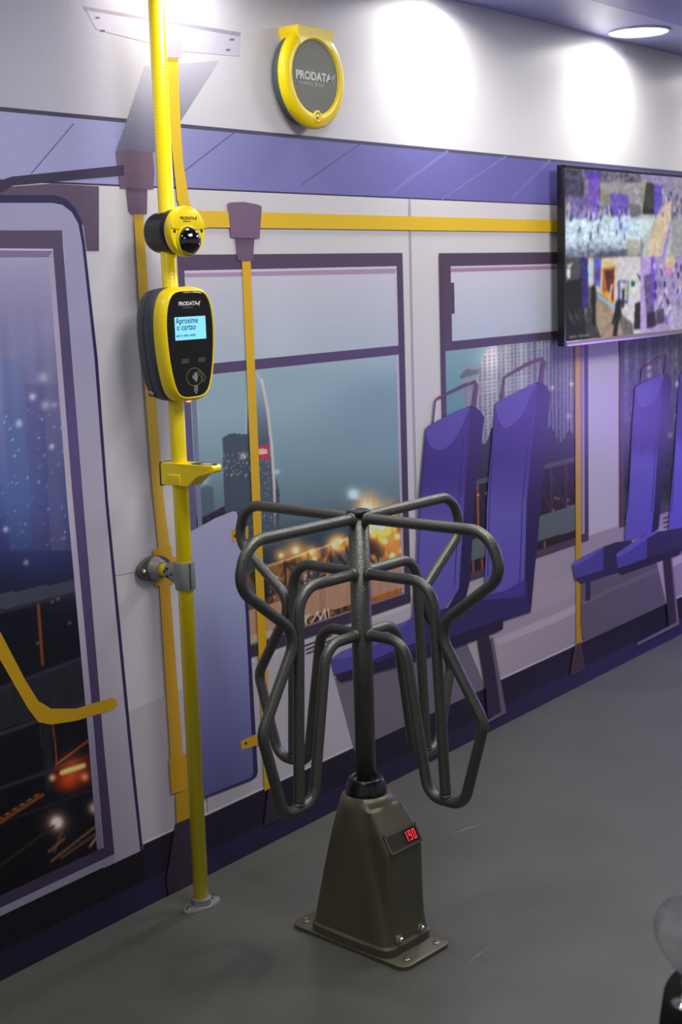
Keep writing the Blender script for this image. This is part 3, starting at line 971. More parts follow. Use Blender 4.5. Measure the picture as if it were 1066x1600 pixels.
# clamp: sleeve round the pole with a neck that narrows to the arm
bm = bmesh.new()
add(bm, lathe([(0.0205, -0.037), (0.0250, -0.036), (0.0260, -0.033), (0.0260, 0.030), (0.0250, 0.033), (0.0205, 0.034)], 40, 'Z', (0, PY, -0.006)))
R = []
for t in np.linspace(0, 1, 9):
    y = -0.066+(PY+0.066)*t
    hz = 0.0200+(0.0335-0.0200)*(t**0.8); hx = 0.0205+0.0045*t; cz = -0.006*t
    rr = []
    for k in range(32):
        a = 2*PI*k/32; c, s_ = math.cos(a), math.sin(a); e = 1-0.45*t
        rr.append((hx*math.copysign(abs(c)**e, c), y, cz+hz*math.copysign(abs(s_)**e, s_)))
    R.append(rr)
add(bm, rings(R))
cl = link('clamp', bm_mesh(bm, 'clamp', 40), br, M_grey)
bm = bmesh.new(); box(bm, -0.0085, -0.0062, PY-0.0262, PY-0.018, -0.0385, 0.0265)
link('clamp_slit', bm_mesh(bm), cl, M_black)
hole = mesh_from(*lathe([(0.0034, 0), (0.0034, -0.0016), (0.0022, -0.0018)], 14, 'X'))
for y, z in ((-0.080, 0.010), (-0.080, -0.010), (-0.070, 0.002), (-0.096, -0.003)):
    hx = 0.0205+0.0045*((y+0.066)/(PY+0.066))
    link('clamp_hole', hole, cl, M_black, loc=(-hx+0.0004, y, z))

# ------------------------------------------------------------------ ticket rest (yellow shelf on the pole)
sh = thing('card_rest', (PX, PY, 1.137), 'small yellow jutting rest with a dark sticker on top, below the card reader', 'bracket')
prof = fillet([(0.040, -0.026, 0), (0.040, 0.030, 0.006), (-0.129, 0.030, 0.010), (-0.127, 0.013, 0.006), (-0.085, 0.002, 0.03), (-0.050, -0.026, 0.012), (0.040, -0.0262, 0)], 6)
bm = bmesh.new()


def half_w(y):
    t = max(0.0, min(1.0, (-y-0.03)/0.099)); return 0.0255-0.010*t**5


n = len(prof)
R = []
for k in (-1, -0.86, 0.86, 1):
    sc = 1 if abs(k) < 1 else 0.95
    cy, cz = -0.03, 0.006
    R.append([(half_w(p.x)*k, cy+(p.x-cy)*(sc if p.x < 0.03 else 1), cz+(p.y-cz)*sc) for p in prof])
add(bm, rings(R))
link('rest_body', bm_mesh(bm, 'rest', 35), sh, M_yel)
bm = bmesh.new(); box(bm, -0.0262, 0.0262, 0.038, 0.046, -0.029, 0.031, 0.003)
link('back_plate', bm_mesh(bm, 'bp', 40), sh, M_dark)
bm = bmesh.new(); box(bm, -0.029, -0.022, -0.026, 0.016, -0.0245, 0.002, 0.002)
link('side_rib', bm_mesh(bm, 'rib', 40), sh, M_yel)
pts = smooth_closed([(-0.017, -0.055), (-0.017, -0.108), (-0.006, -0.122), (0.006, -0.122), (0.017, -0.108), (0.017, -0.055)], 5)
st = link('sticker', mesh_from([(p[0], p[1], 0.0304) for p in pts], [tuple(range(len(pts)))]), sh, mat('sticker_black', (40, 34, 34), 0.4))
V = [(-0.010, -0.078, 0.0306), (0.010, -0.078, 0.0306), (0.010, -0.108, 0.0306), (-0.010, -0.108, 0.0306)]
link('sticker_print', mesh_from(V, [(0, 1, 2, 3)]), st, mat('sticker_pink', (226, 180, 176), 0.4))

# ------------------------------------------------------------------ card validator on the pole
VX, VZ = 2.474, 1.456
va = thing('card_validator', (VX, -0.121, VZ), 'yellow and black contactless card reader with a blue lit screen, clamped on the yellow pole', 'card reader')
half = [(0.0, 0.126), (0.034, 0.1255), (0.056, 0.118), (0.069, 0.101), (0.0765, 0.078), (0.080, 0.045), (0.079, 0.008), (0.075, -0.032), (0.068, -0.070), (0.0585, -0.100), (0.046, -0.118), (0.026, -0.1255), (0.0, -0.1265)]
full = half[:-1]+[(-x, z) for x, z in half[:0:-1]]
OUT = np.array(smooth_closed(full, 5))


def off(P, d):
    n = len(P); T = np.roll(P, -1, 0)-np.roll(P, 1, 0)
    N = np.stack([T[:, 1], -T[:, 0]], -1); N /= np.linalg.norm(N, axis=1)[:, None]
    if (N*P).sum() < 0:
        N = -N
    return P+N*d


def vloft(steps, cap0=True, cap1=True):
    return rings([[(p[0], y+0.121, p[1]) for p in off(OUT, d)] for d, y in steps], True, cap0, cap1)


YF = -0.177
V, F = vloft([(0.0105, -0.140), (0.012, -0.146), (0.0115, -0.158), (0.0085, -0.169), (0.004, -0.1755), (0.0012, YF), (0.0, -0.1762), (0.0, -0.170)])
link('front_frame', mesh_from(V, F), va, M_yel, True)
V, F = vloft([(-0.040, -0.061), (-0.018, -0.064), (-0.003, -0.071), (0.007, -0.086), (0.010, -0.104), (0.0103, -0.1055)], True, True)
bs = link('back_shell', mesh_from(V, F), va, M_dark, True)
V, F = vloft([(0.0095, -0.1052), (0.0095, -0.108)])
link('shell_seam', mesh_from(V, F), bs, M_black, True)
V, F = vloft([(0.0103, -0.1075), (0.0112, -0.125), (0.0108, -0.141)])
link('shell_front', mesh_from(V, F), va, M_dark, True)
V, F = vloft([(-0.0005, -0.168), (-0.0008, -0.1748), (-0.003, -0.1756)])
gl = link('glass_panel', mesh_from(V, F), va, M_glass)
YG = -0.1756+0.121-0.0004


def flat(pts, y, parent, name, m):
    return link(name, mesh_from([(p[0], y, p[1]) for p in pts], [tuple(range(len(pts)))]), parent, m)


def rot_text(name, me, parent, m, x, y, z):
    return link(name, me, parent, m, loc=(x, y, z), rot=(PI/2, 0, 0))


M_lcd = mat('lcd_screen', (90, 160, 200), 0.3, emit=(128, 208, 244), estr=0.85)
M_lcdtxt = mat('lcd_letters', (20, 44, 70), 0.5)
M_lcdsoft = mat('lcd_small_letters', (62, 108, 140), 0.5)
flat([(-0.0535, 0.0115), (0.0535, 0.0115), (0.0535, 0.0665), (-0.0535, 0.0665)], YG, gl, 'lcd_screen', M_lcd)
rot_text('lettering', text_mesh('Aproxime', 0.0205, 0.0002, 0.92, align='LEFT'), gl, M_lcdtxt, -0.0500, YG-0.0004, 0.0570)
rot_text('lettering', text_mesh('o cartao', 0.0205, 0.0002, 0.95, align='LEFT'), gl, M_lcdtxt, -0.0480, YG-0.0004, 0.0415)
for k in range(16):
    if k not in (3, 5, 10):
        flat([(-0.050+k*0.0042, 0.0195+0.001*(k % 2)), (-0.0468+k*0.0042, 0.0195), (-0.0468+k*0.0042, 0.0235+0.001*(k % 3)), (-0.050+k*0.0042, 0.0235)], YG-0.0004, gl, 'screen_mark', M_lcdsoft)
rot_text('lettering', text_mesh('PRODATA', 0.0125, 0.00045, 1.12), gl, M_white_ink, -0.005, YG-0.0002, 0.0975)
rot_text('lettering', text_mesh('mobility Brasil', 0.0055, 0.0001, 1.1), gl, mat('grey_ink', (120, 120, 120), 0.5), -0.007, YG-0.0002, 0.0885)
rot_text('logo_mark', logo_mesh(0.013), gl, M_white_ink, 0.033, YG-0.0002, 0.0968)
M_btn = mat('dark_key', (66, 64, 62), 0.5)
for x in (-0.024, 0.034):
    flat([(x-0.0125, -0.0445), (x+0.0125, -0.0445), (x+0.0125, -0.0335), (x-0.0125, -0.0335)], YG, gl, 'key_window', M_btn)
M_olive = mat('olive_ink', (150, 150, 70), 0.5)
NX, NZ = 0.006, -0.079


def ringstroke(pts, wd, y, parent, name, m, closed=False):
    P = [np.array(p, float) for p in pts]; n = len(P); V = []; F = []
    for i, p in enumerate(P):
        a = P[i-1] if (closed or i > 0) else P[0]; b_ = P[(i+1) % n] if (closed or i < n-1) else P[-1]
        t = (b_-a)/max(np.linalg.norm(b_-a), 1e-9); nn = np.array((-t[1], t[0]))*wd/2
        V += [(p[0]+nn[0], y, p[1]+nn[1]), (p[0]-nn[0], y, p[1]-nn[1])]
    for i in range(n if closed else n-1):
        j = (i+1) % n; F.append((2*i, 2*j, 2*j+1, 2*i+1))
    return link(name, mesh_from(V, F), parent, m)


ringstroke([(NX+0.0275*math.cos(a), NZ+0.0215*math.sin(a)) for a in np.linspace(0, 2*PI, 49)[:-1]], 0.0011, YG, gl, 'tap_ring', M_olive, True)
for k, r in enumerate((0.004, 0.0085, 0.013, 0.0175)):
    ringstroke([(NX-0.012+(r+0.003)*math.cos(a)*1.05, NZ+r*math.sin(a)*1.0) for a in np.linspace(-0.72, 0.72, 12)], 0.0017, YG, gl, 'wave_mark', M_white_ink)
hand = [(0.010, 0.012), (0.018, 0.0135), (0.026, 0.010), (0.034, 0.002), (0.040, -0.004), (0.036, -0.007), (0.031, -0.004), (0.034, -0.012), (0.028, -0.013), (0.024, -0.006), (0.022, 0.001), (0.015, 0.003), (0.020, 0.006), (0.012, 0.009)]
ringstroke([(NX+x, NZ+z) for x, z in hand], 0.0011, YG-0.0002, gl, 'hand_mark', M_olive, True)
ringstroke([(0.004, -0.113), (0.014, -0.113), (0.014, -0.102), (0.004, -0.102)], 0.0014, YG, gl, 'card_mark', M_white_ink, True)
ringstroke([(0.007, -0.110), (0.011, -0.105)], 0.0014, YG, gl, 'card_mark', M_white_ink)
flat([(0.0065, -0.1195), (0.0115, -0.1195), (0.0115, -0.1155), (0.0065, -0.1155)], YG, gl, 'card_mark', mat('dim_white_ink', (150, 150, 150), 0.5))
link('status_light', mesh_from(*lathe([(0.0045, 0), (0.0045, -0.002), (0.003, -0.003)], 16, 'Z')), va, mat('green_lens', (20, 84, 40), 0.3), loc=(-0.0505, -0.034, -0.1215), rot=(0.3, 0.9, 0))
link('status_light', mesh_from(*lathe([(0.006, 0), (0.006, -0.002), (0.004, -0.003)], 16, 'Z')), va, mat('amber_lens', (250, 190, 130), 0.3, emit=(255, 190, 120), estr=1.0), loc=(-0.004, -0.040, -0.1370))
bm = bmesh.new(); box(bm, -0.060, -0.030, 0.018, 0.040, -0.1235, -0.108, 0.003)
lk = link('lock_recess', bm_mesh(bm, 'lr', 40), va, M_black)
link('lock_screw', bolt, lk, M_chrome, loc=(-0.0610, 0.024, -0.112), rot=(0, -PI/2, 0))

# ------------------------------------------------------------------ dome camera on the pole
DX, DZ = 2.469, 1.7235
dc = thing('dome_camera', (DX, -0.121, DZ), 'round yellow unit with a dark glass camera dome, on the pole above the card reader', 'camera')
link('clamp_base', mesh_from(*lathe([(0.030, 0.042), (0.044, 0.038), (0.0475, 0.030), (0.0475, 0.004), (0.0505, 0.000), (0.0505, -0.016), (0.0535, -0.020), (0.0535, -0.046), (0.050, -0.047)], 56, 'Y')), dc, M_black, True)
# yellow cap with a raised crescent above the lens
bm = bmesh.new()
add(bm, lathe([(0.050, -0.044), (0.0575, -0.045), (0.0595, -0.050), (0.0595, -0.063), (0.0575, -0.0665), (0.050, -0.0672)], 64, 'Y'))
link('cap', bm_mesh(bm, 'cap', 30), dc, M_yel)
arc = []
for a in np.linspace(math.radians(8), math.radians(172), 40):
    arc.append((0.0585*math.cos(a), 0.0585*math.sin(a)))
arc += [(x, 0.0062-0.004*(1-(x/0.058)**2)) for x in np.linspace(-0.056, 0.056, 14)]
R = []
for sc, y in ((0.985, -0.066), (0.985, -0.0680), (0.97, -0.0692), (0.94, -0.0697)):
    R.append([(p[0]*sc, y, 0.03+(p[1]-0.03)*sc) for p in arc])
cr = link('cap_brow', bm_mesh((lambda b_: (add(b_, rings(R)), b_)[1])(bmesh.new()), 'brow', 30), dc, M_yel)
link('dome_ring', mesh_from(*lathe([(0.0375, -0.066), (0.0370, -0.071), (0.0345, -0.0725), (0.030, -0.072)], 48, 'Y', (-0.004, 0, -0.0225))), dc, mat('clear_yellow_ring', (212, 196, 40), 0.15), True)
pr = [(0.0335*math.cos(a), -0.068-0.031*math.sin(a)) for a in np.linspace(0, PI/2, 14)]
link('dome', mesh_from(*lathe(pr, 48, 'Y', (-0.004, 0, -0.0225))), dc, mat('dome_glass', (10, 8, 16), 0.06, 0, 0.8, coat=0.6), True)
for x, z in ((-0.046, 0.000), (0.046, 0.001)):
    link('screw', mesh_from(*lathe([(0.004, -0.066), (0.004, -0.0682), (0.0022, -0.0684)], 12, 'Y')), dc, M_black, loc=(x, 0, z))
rot_text('lettering', text_mesh('PRODATA', 0.0098, 0.0003, 1.05), cr, M_black_ink, -0.004, -0.0702, 0.0300)
rot_text('lettering', text_mesh('mobility Brasil', 0.0042, 0.0001, 1.1), cr, M_black_ink, -0.006, -0.0702, 0.0230)
rot_text('logo_mark', logo_mesh(0.010), cr, M_black_ink, 0.0255, -0.0702, 0.0298)

# ------------------------------------------------------------------ round wall unit
AX, AZ = 3.133, 2.149
an = thing('wall_unit', (AX, 0, AZ), 'large round yellow wall unit with a grey cover plate, high on the wall', 'wall unit')
link('back_body', mesh_from(*lathe([(0.118, -0.008), (0.123, -0.010), (0.1255, -0.030), (0.1255, -0.046)], 72, 'Y')), an, mat('slate_plastic', (84, 96, 100), 0.5), True)
bm = bmesh.new()
RO, RI = 0.1375, 0.098


def ring_outline(rad, zt, hw):
    """circle whose top runs up into a straight-sided hood"""
    out = []
    for a in np.linspace(0, 2*PI, 97)[:-1]:
        c, s_ = math.cos(a), math.sin(a)
        out.append((rad*c, rad*s_))
    return out


prof = [(0.1215, -0.040), (0.1345, -0.040), (0.1375, -0.046), (0.1365, -0.054), (0.131, -0.0605), (0.120, -0.0645), (0.1095, -0.0655), (0.1025, -0.0645), (0.099, -0.0620), (0.098, -0.058)]
add(bm, lathe(prof, 96, 'Y'))
link('ring_frame', bm_mesh(bm, 'ring', 50), an, M_yel)
HO = [(-0.0745, 0.131), (-0.0745, 0.1130)]+[(0.1035*math.cos(q), 0.1035*math.sin(q)) for q in np.linspace(math.radians(128), math.radians(52), 24)]+[(0.0845, 0.1085), (0.0845, 0.131)]
bm = bmesh.new()
add(bm, rings([[(0.004+(x-0.004)*k, y, 0.112+(z-0.112)*k) for x, z in HO] for k, y in ((1, -0.0005), (1, -0.0640), (0.988, -0.0660))]))
link('hood', bm_mesh(bm, 'hood', 40), an, M_yel)
pl = link('cover_plate', mesh_from(*lathe([(0.0985, -0.055), (0.0985, -0.0615), (0.0975, -0.0620)], 80, 'Y')), an, M_gplate)
rot_text('lettering', text_mesh('PRODATA', 0.0305, 0.0011, 1.10), pl, M_white_ink, -0.0085, -0.0626, 0.001)
rot_text('lettering', text_mesh('mobility Brasil', 0.0155, 0.0002, 1.08, 1.08), pl, mat('pale_ink', (190, 192, 186), 0.5), -0.018, -0.0626, -0.0185)
rot_text('logo_mark', logo_mesh(0.034), pl, mat('pale_ink_2', (170, 172, 166), 0.5), 0.076, -0.0626, -0.002)
link('lock_cup', mesh_from(*lathe([(0.0165, -0.050), (0.0165, -0.0665), (0.0135, -0.0675), (0.0115, -0.0670), (0.0105, -0.0635), (0.0001, -0.0632)], 32, 'Y')), an, M_yel, True, loc=(0, 0, -0.1050))
link('lock', mesh_from(*lathe([(0.0070, -0.060), (0.0070, -0.0662), (0.0055, -0.0670)], 20, 'Y')), an, M_chrome, True, loc=(-0.001, 0, -0.1050))
flat([(-0.010, -0.0445), (0.012, -0.0445), (0.012, -0.0425), (-0.010, -0.0425)], -0.0626, pl, 'serial_mark', mat('dim_ink', (136, 140, 130), 0.5))

# ------------------------------------------------------------------ television
TX0, TX1, TZ0, TZ1, TY = 4.523, 5.700, 1.334, 1.975, -0.062
tv = thing('television', ((TX0+TX1)/2, 0, (TZ0+TZ1)/2), 'wide black television on the wall showing four camera pictures', 'television')
cx, cz = (TX0+TX1)/2, (TZ0+TZ1)/2
M_tv = mat('tv_black', (20, 21, 24), 0.3)
hw, hh = (TX1-TX0)/2, (TZ1-TZ0)/2
bm = bmesh.new(); box(bm, -hw, hw, TY+0.003, TY+0.026, -hh, hh, 0.002)
link('panel_body', bm_mesh(bm, 'tvb', 40), tv, M_tv)
bm = bmesh.new(); box(bm, -hw*0.62, hw*0.62, TY+0.024, -0.012, -hh*0.7, hh*0.3, 0.006)
link('rear_housing', bm_mesh(bm, 'tvr', 40), tv, M_tv)
bm = bmesh.new(); box(bm, -0.2, 0.2, -0.014, -0.0075, -0.15, 0.15)
link('wall_mount', bm_mesh(bm), tv, M_greyd)
bm = bmesh.new()
for q in ((-hw, hw, hh-0.010, hh), (-hw, -hw+0.012, -hh, hh), (hw-0.012, hw, -hh, hh)):
    box(bm, q[0], q[1], TY-0.001, TY+0.004, q[2], q[3], 0.001)
link('bezel', bm_mesh(bm, 'bez', 40), tv, M_tv)
bm = bmesh.new(); box(bm, -hw+0.014, hw, TY-0.004, TY+0.006, -hh-0.002, -hh+0.017, 0.003)
link('bottom_bezel', bm_mesh(bm, 'bb', 40), tv, mat('satin_silver', (190, 182, 170), 0.28, 0.85))

M_scr = bpy.data.materials.new('tv_picture'); M_scr.use_nodes = True
nt = M_scr.node_tree; b = nt.nodes['Principled BSDF']
a_ = nt.nodes.new('ShaderNodeAttribute'); a_.attribute_name = 'ink'
b.inputs['Base Color'].default_value = (0.01, 0.01, 0.01, 1); b.inputs['Roughness'].default_value = 0.15
nt.links.new(a_.outputs['Color'], b.inputs['Emission Color']); b.inputs['Emission Strength'].default_value = 0.92


def screen_paint(u, v):
    """u, v in crop units of the picture: left half 160..742, rows 100..790..1430 as on a 2 x 2 camera split"""
    C = np.zeros((len(u), 3)); n = np.random.default_rng(5)
    N1 = vnoise(u, v, .02, 31); N2 = vnoise(u, v, .055, 32); N3 = vnoise(u, v, .11, 33)
    tl = (u < 742) & (v < 790); tr = (u >= 742) & (v < 790); bl = (u < 742) & (v >= 790); br_ = (u >= 742) & (v >= 790)
    # top left: crowd below a violet stand, blown out floor
    base = gy((100, (120, 114, 130)), (300, (120, 112, 140)), (450, (170, 176, 196)), (520, (196, 214, 226)), (640, (198, 214, 226)), (720, (150, 160, 176)), (790, (110, 116, 130)))(u, v)
    C[tl] = base[tl]
    C[tl] += ((N2-.5)[:, None]*70+(N3-.5)[:, None]*26)[tl]
    put(C, tl & inside(u, v, [(160, 110), (290, 110), (300, 300), (160, 320)]), (74, 70, 92), .6)
    put(C, tl & inside(u, v, [(330, 120), (410, 130), (400, 500), (340, 500)]), (132, 96, 204), .75)
    put(C, tl & inside(u, v, [(290, 120), (430, 120), (430, 160), (330, 170)]), (98, 72, 184), .8)
    put(C, tl & inside(u, v, [(420, 190), (742, 170), (742, 480), (660, 450), (640, 300), (500, 290), (420, 300)]), (176, 172, 168), .7)
    put(C, tl & inside(u, v, [(490, 270), (640, 280), (640, 450), (500, 460)]), (112, 92, 190), .75)
    put(C, tl & inside(u, v, [(420, 260), (500, 250), (500, 370), (420, 370)]), (150, 142, 130), .8)
    put(C, tl & inside(u, v, [(200, 310), (330, 320), (330, 480), (200, 490)]), (112, 92, 160), .5)
    put(C, tl & inside(u, v, [(650, 350), (742, 360), (742, 450), (660, 470)]), (92, 98, 100), .7)
    put(C, tl & inside(u, v, [(520, 480), (640, 470), (640, 600), (520, 570)]), (176, 196, 236), .7)
    put(C, tl & inside(u, v, [(630, 640), (742, 650), (742, 785), (620, 785)]), (184, 178, 158), .7)
    put(C, tl & inside(u, v, [(380, 760), (640, 730), (640, 790), (380, 790)]), (88, 88, 108), .6)
    for k in range(46):
        x = n.uniform(165, 640); y = n.uniform(360, 470) if k % 3 else n.uniform(480, 600)
        c = ((40, 36, 50), (206, 180, 176), (86, 70, 110), (220, 226, 232), (60, 58, 66))[k % 5]
        seg(C, u, v, (x, y), (x+n.uniform(-6, 6), y+n.uniform(25, 60)), n.uniform(8, 16), c, .6)
    C[tr | br_] = (150, 142, 168)
    # top right
    put(C, tr & inside(u, v, [(742, 160), (860, 170), (860, 440), (742, 460)]), (66, 66, 66), .9)
    put(C, tr & inside(u, v, [(742, 160), (790, 160), (760, 420), (742, 430)]), (170, 168, 150), .8)
    put(C, tr & (v > 430), (184, 184, 182), .9)
    put(C, tr & inside(u, v, [(860, 170), (940, 180), (930, 330), (870, 470), (858, 400)]), (104, 92, 184), .9)
    put(C, tr & inside(u, v, [(960, 330), (1010, 300), (1000, 520), (900, 790), (790, 790), (880, 460)]), (204, 186, 158), .85)
    put(C, tr & inside(u, v, [(742, 480), (860, 470), (850, 520), (760, 640), (742, 640)]), (200, 220, 220), .85)
    put(C, tr & inside(u, v, [(742, 600), (770, 700), (760, 790), (742, 790)]), (120, 140, 148), .8)
    put(C, tr & inside(u, v, [(1000, 480), (1020, 480), (960, 790), (930, 790)]), (150, 130, 200), .8)
    put(C, tr & (u > 1010+(790-v)*.02), (146, 142, 152), .6)
    for k in range(50):
        x = n.uniform(930, 1400); y = n.uniform(190, 440)
        c = ((36, 34, 44), (190, 160, 160), (96, 78, 160), (212, 206, 214), (50, 46, 56))[k % 5]
        seg(C, u, v, (x, y), (x+n.uniform(-6, 6), y+n.uniform(20, 46)), n.uniform(8, 15), c, .75)
    for k in range(8):
        seg(C, u, v, (770+k*11, 380+(k % 3)*12), (772+k*11, 430), 9, (40, 38, 44), .8)
    # bottom left: aisle with lit panels and two walkers
    put(C, bl, (112, 110, 108))
    put(C, bl & inside(u, v, [(160, 790), (280, 790), (290, 1180), (330, 1440), (160, 1440)]), (32, 32, 38), .95)
    put(C, bl & inside(u, v, [(160, 790), (280, 790), (270, 960), (160, 980)]), (104, 104, 110), .8)
    put(C, bl & inside(u, v, [(172, 880), (200, 880), (200, 950), (176, 950)]), (226, 226, 226), .9)
    put(C, bl & inside(u, v, [(172, 850), (220, 830), (200, 870), (180, 872)]), (200, 200, 200), .9)
    put(C, bl & inside(u, v, [(275, 790), (330, 800), (330, 1170), (280, 1210)]), (66, 58, 132), .9)
    put(C, bl & inside(u, v, [(540, 790), (742, 790), (742, 1440), (680, 1440), (590, 1260), (530, 1120)]), (204, 200, 206), .95)
    put(C, bl & inside(u, v, [(330, 800), (560, 795), (540, 1190), (330, 1010)]), (206, 190, 170), .95)
    put(C, bl & inside(u, v, [(370, 800), (430, 800), (420, 1030), (370, 1010)]), (96, 110, 190), .95)
    put(C, bl & inside(u, v, [(384, 880), (424, 880), (416, 980), (384, 970)]), (130, 84, 110), .7)
    put(C, bl & inside(u, v, [(325, 850), (350, 840), (350, 1000), (330, 1000)]), (166, 204, 230), .9)
    put(C, bl & inside(u, v, [(440, 880), (535, 870), (525, 1170), (435, 1090)]), (168, 110, 60), .95)
    put(C, bl & inside(u, v, [(455, 900), (525, 895), (520, 1150), (480, 1120)]), (96, 48, 50), .9)
    put(C, bl & inside(u, v, [(440, 1080), (480, 1060), (520, 1160), (500, 1170)]), (220, 160, 36), .95)
    put(C, bl & inside(u, v, [(440, 800), (530, 880), (440, 880)]), (206, 190, 130), .9)
    seg(C, u, v, (510, 1020), (495, 1120), 18, (220, 208, 206), .8)
    put(C, bl & inside(u, v, [(400, 1080), (540, 1195), (530, 1225), (395, 1100)]), (150, 190, 226), .95)
    put(C, bl & inside(u, v, [(390, 1100), (530, 1225), (560, 1290), (610, 1440), (430, 1440), (380, 1320)]), (164, 146, 130), .95)
    put(C, bl & inside(u, v, [(330, 1180), (380, 1300), (430, 1440), (330, 1440), (300, 1340)]), (74, 72, 74), .9)
    put(C, bl & inside(u, v, [(590, 1260), (680, 1350), (690, 1440), (600, 1440)]), (118, 116, 116), .95)
    put(C, bl & inside(u, v, [(555, 985), (650, 990), (640, 1180), (560, 1170)]), (88, 88, 160), .8)
    put(C, bl & inside(u, v, [(575, 1000), (640, 1005), (630, 1150), (575, 1140)]), (206, 204, 210), .8)
    put(C, bl & inside(u, v, [(600, 1020), (648, 1040), (640, 1120), (600, 1130)]), (150, 170, 120), .6)
    put(C, bl & inside(u, v, [(662, 945), (700, 950), (700, 1090), (662, 1080)]), (214, 212, 190), .8)
    put(C, bl & inside(u, v, [(664, 985), (698, 1000), (696, 1042), (664, 1035)]), (30, 104, 70), .95)
    put(C, bl & inside(u, v, [(712, 930), (742, 960), (742, 1000)]), (40, 46, 90), .9)
    put(C, bl & inside(u, v, [(700, 1180), (742, 1170), (742, 1400), (690, 1400)]), (40, 30, 44), .95)
    seg(C, u, v, (368, 1030), (368, 1130), 34, (26, 24, 30), .95); seg(C, u, v, (366, 1120), (372, 1310), 26, (22, 20, 26), .95)
    seg(C, u, v, (566, 1165), (556, 1290), 44, (22, 20, 24), .97); seg(C, u, v, (552, 1270), (536, 1430), 30, (20, 18, 22), .97); seg(C, u, v, (548, 1220), (516, 1330), 14, (22, 20, 24), .95)
    seg(C, u, v, (602, 1060), (600, 1200), 16, (40, 36, 44), .9)
    for k in range(14):
        x = 180+k*10; seg(C, u, v, (x, 1180+(k % 4)*20), (x+14, 1270+(k % 5)*14), 7, (120, 118, 122), .5)
    for k in range(10):
        if k != 4:
            seg(C, u, v, (192+k*14, 1404), (200+k*14, 1402), 12, (210, 210, 206), .8)
    # bottom right: crowd in violet light
    put(C, br_, (164, 150, 190), .9)
    put(C, br_ & inside(u, v, [(742, 790), (860, 790), (850, 1440), (742, 1440)]), (178, 160, 208), .9)
    put(C, br_ & inside(u, v, [(770, 960), (860, 920), (860, 1350), (800, 1340)]), (96, 82, 116), .8)
    put(C, br_ & inside(u, v, [(830, 800), (860, 790), (880, 1160), (840, 1200)]), (124, 86, 206), .8)
    put(C, br_ & inside(u, v, [(960, 800), (1050, 790), (1050, 880), (960, 900)]), (206, 186, 150), .8)
    for k in range(90):
        x = n.uniform(860, 1400); y = n.uniform(850, 1320)
        c = ((104, 84, 190), (210, 196, 196), (70, 56, 110), (186, 150, 150), (44, 38, 60), (206, 206, 220), (120, 108, 170))[k % 7]
        seg(C, u, v, (x, y), (x+n.uniform(-10, 10), y+n.uniform(20, 60)), n.uniform(10, 24), c, .75)
    glow(C, u, v, 990, 930, 18, (110, -20, -20))
    put(C, br_ & inside(u, v, [(1020, 1180), (1400, 1120), (1400, 1440), (1000, 1440)]), (170, 164, 178), .6)
    put(C, br_ & inside(u, v, [(800, 1280), (870, 1260), (880, 1390), (800, 1400)]), (44, 38, 66), .85)
    put(C, br_ & inside(u, v, [(880, 1250), (950, 1240), (960, 1360), (880, 1380)]), (60, 54, 70), .7)
    return C


sx0, sx1, sz0, sz1 = -hw+0.012, hw-0.012, -hh+0.015, hh-0.010
nx, nz = 300, 200
X, Z = np.meshgrid(np.linspace(sx0, sx1, nx), np.linspace(sz0, sz1, nz)); X = X.ravel(); Z = Z.ravel()
uu = 160+(X-sx0)/(5.141-cx-sx0)*582
mid = (1.652-cz); vv = np.where(Z > mid, 790-(Z-mid)/(sz1-mid)*690, 790+(mid-Z)/(mid-sz0)*650)
C = screen_paint(uu, vv)
C = C+(vnoise(uu, vv, .045, 41)-.5)[:, None]*np.array((30, 26, 36))+(vnoise(uu, vv, .09, 42)-.5)[:, None]*10
C = C.reshape(nz, nx, 3)
for _ in range(3):          # a soft, low-resolution video picture
    C = (np.roll(C, 1, 0)+C*2+np.roll(C, -1, 0))/4
    C = (np.roll(C, 1, 1)+C*2+np.roll(C, -1, 1))/4
C = lin(np.clip((C.reshape(-1, 3)-128)*1.25+110, 0, 255))
I = np.arange(nx*nz).reshape(nz, nx)
F = np.stack([I[:-1, :-1], I[:-1, 1:], I[1:, 1:], I[1:, :-1]], -1).reshape(-1, 4)
me = mesh_from(np.stack([X, np.full_like(X, TY+0.0018), Z], -1).tolist(), F.tolist(), 'screen')
ca = me.color_attributes.new('ink', 'FLOAT_COLOR', 'POINT')
ca.data.foreach_set('color', np.concatenate([C, np.ones((len(C), 1))], 1).astype(np.float32).ravel())
link('screen', me, tv, M_scr)

# ------------------------------------------------------------------ ceiling downlights
names = ('first round recessed ceiling downlight, far left above the mural', 'round recessed ceiling downlight above the yellow grab pole', 'round recessed ceiling downlight between the wall unit and the television',
         'round glowing recessed ceiling downlight above the television', 'round recessed ceiling downlight beyond the television')
for x, nm in zip(LAMPX, names):
    d = thing('ceiling_downlight', (x, LAMPY, CEIL), nm, 'ceiling light', group='downlights along the wall')
    link('trim_ring', mesh_from(*lathe([(0.103, -0.0005), (0.113, -0.0005), (0.114, -0.003), (0.111, -0.007), (0.105, -0.008), (0.102, -0.005)], 56, 'Z')), d, M_white, True)
    link('diffuser', mesh_from(*lathe([(0.1035, -0.002), (0.1035, -0.0055), (0.070, -0.0085)], 48, 'Z')), d, M_lamp, True)

# ------------------------------------------------------------------ turnstile
TXC, TYC = 2.580, -0.587
ts = thing('turnstile', (TXC, TYC, 0), 'dark grey four-armed tubular turnstile on a tapered pedestal with a red number display', 'turnstile', math.radians(-5.0))
M_ham = mat('hammered_grey_enamel', (94, 95, 90), 0.25, 0.5, 0.6, bump=(330, 0.6), noise=(250, 0.12))
M_ped = mat('brown_grey_casting', (94, 90, 72), 0.40, 0.15, 0.5, bump=(500, 0.16))
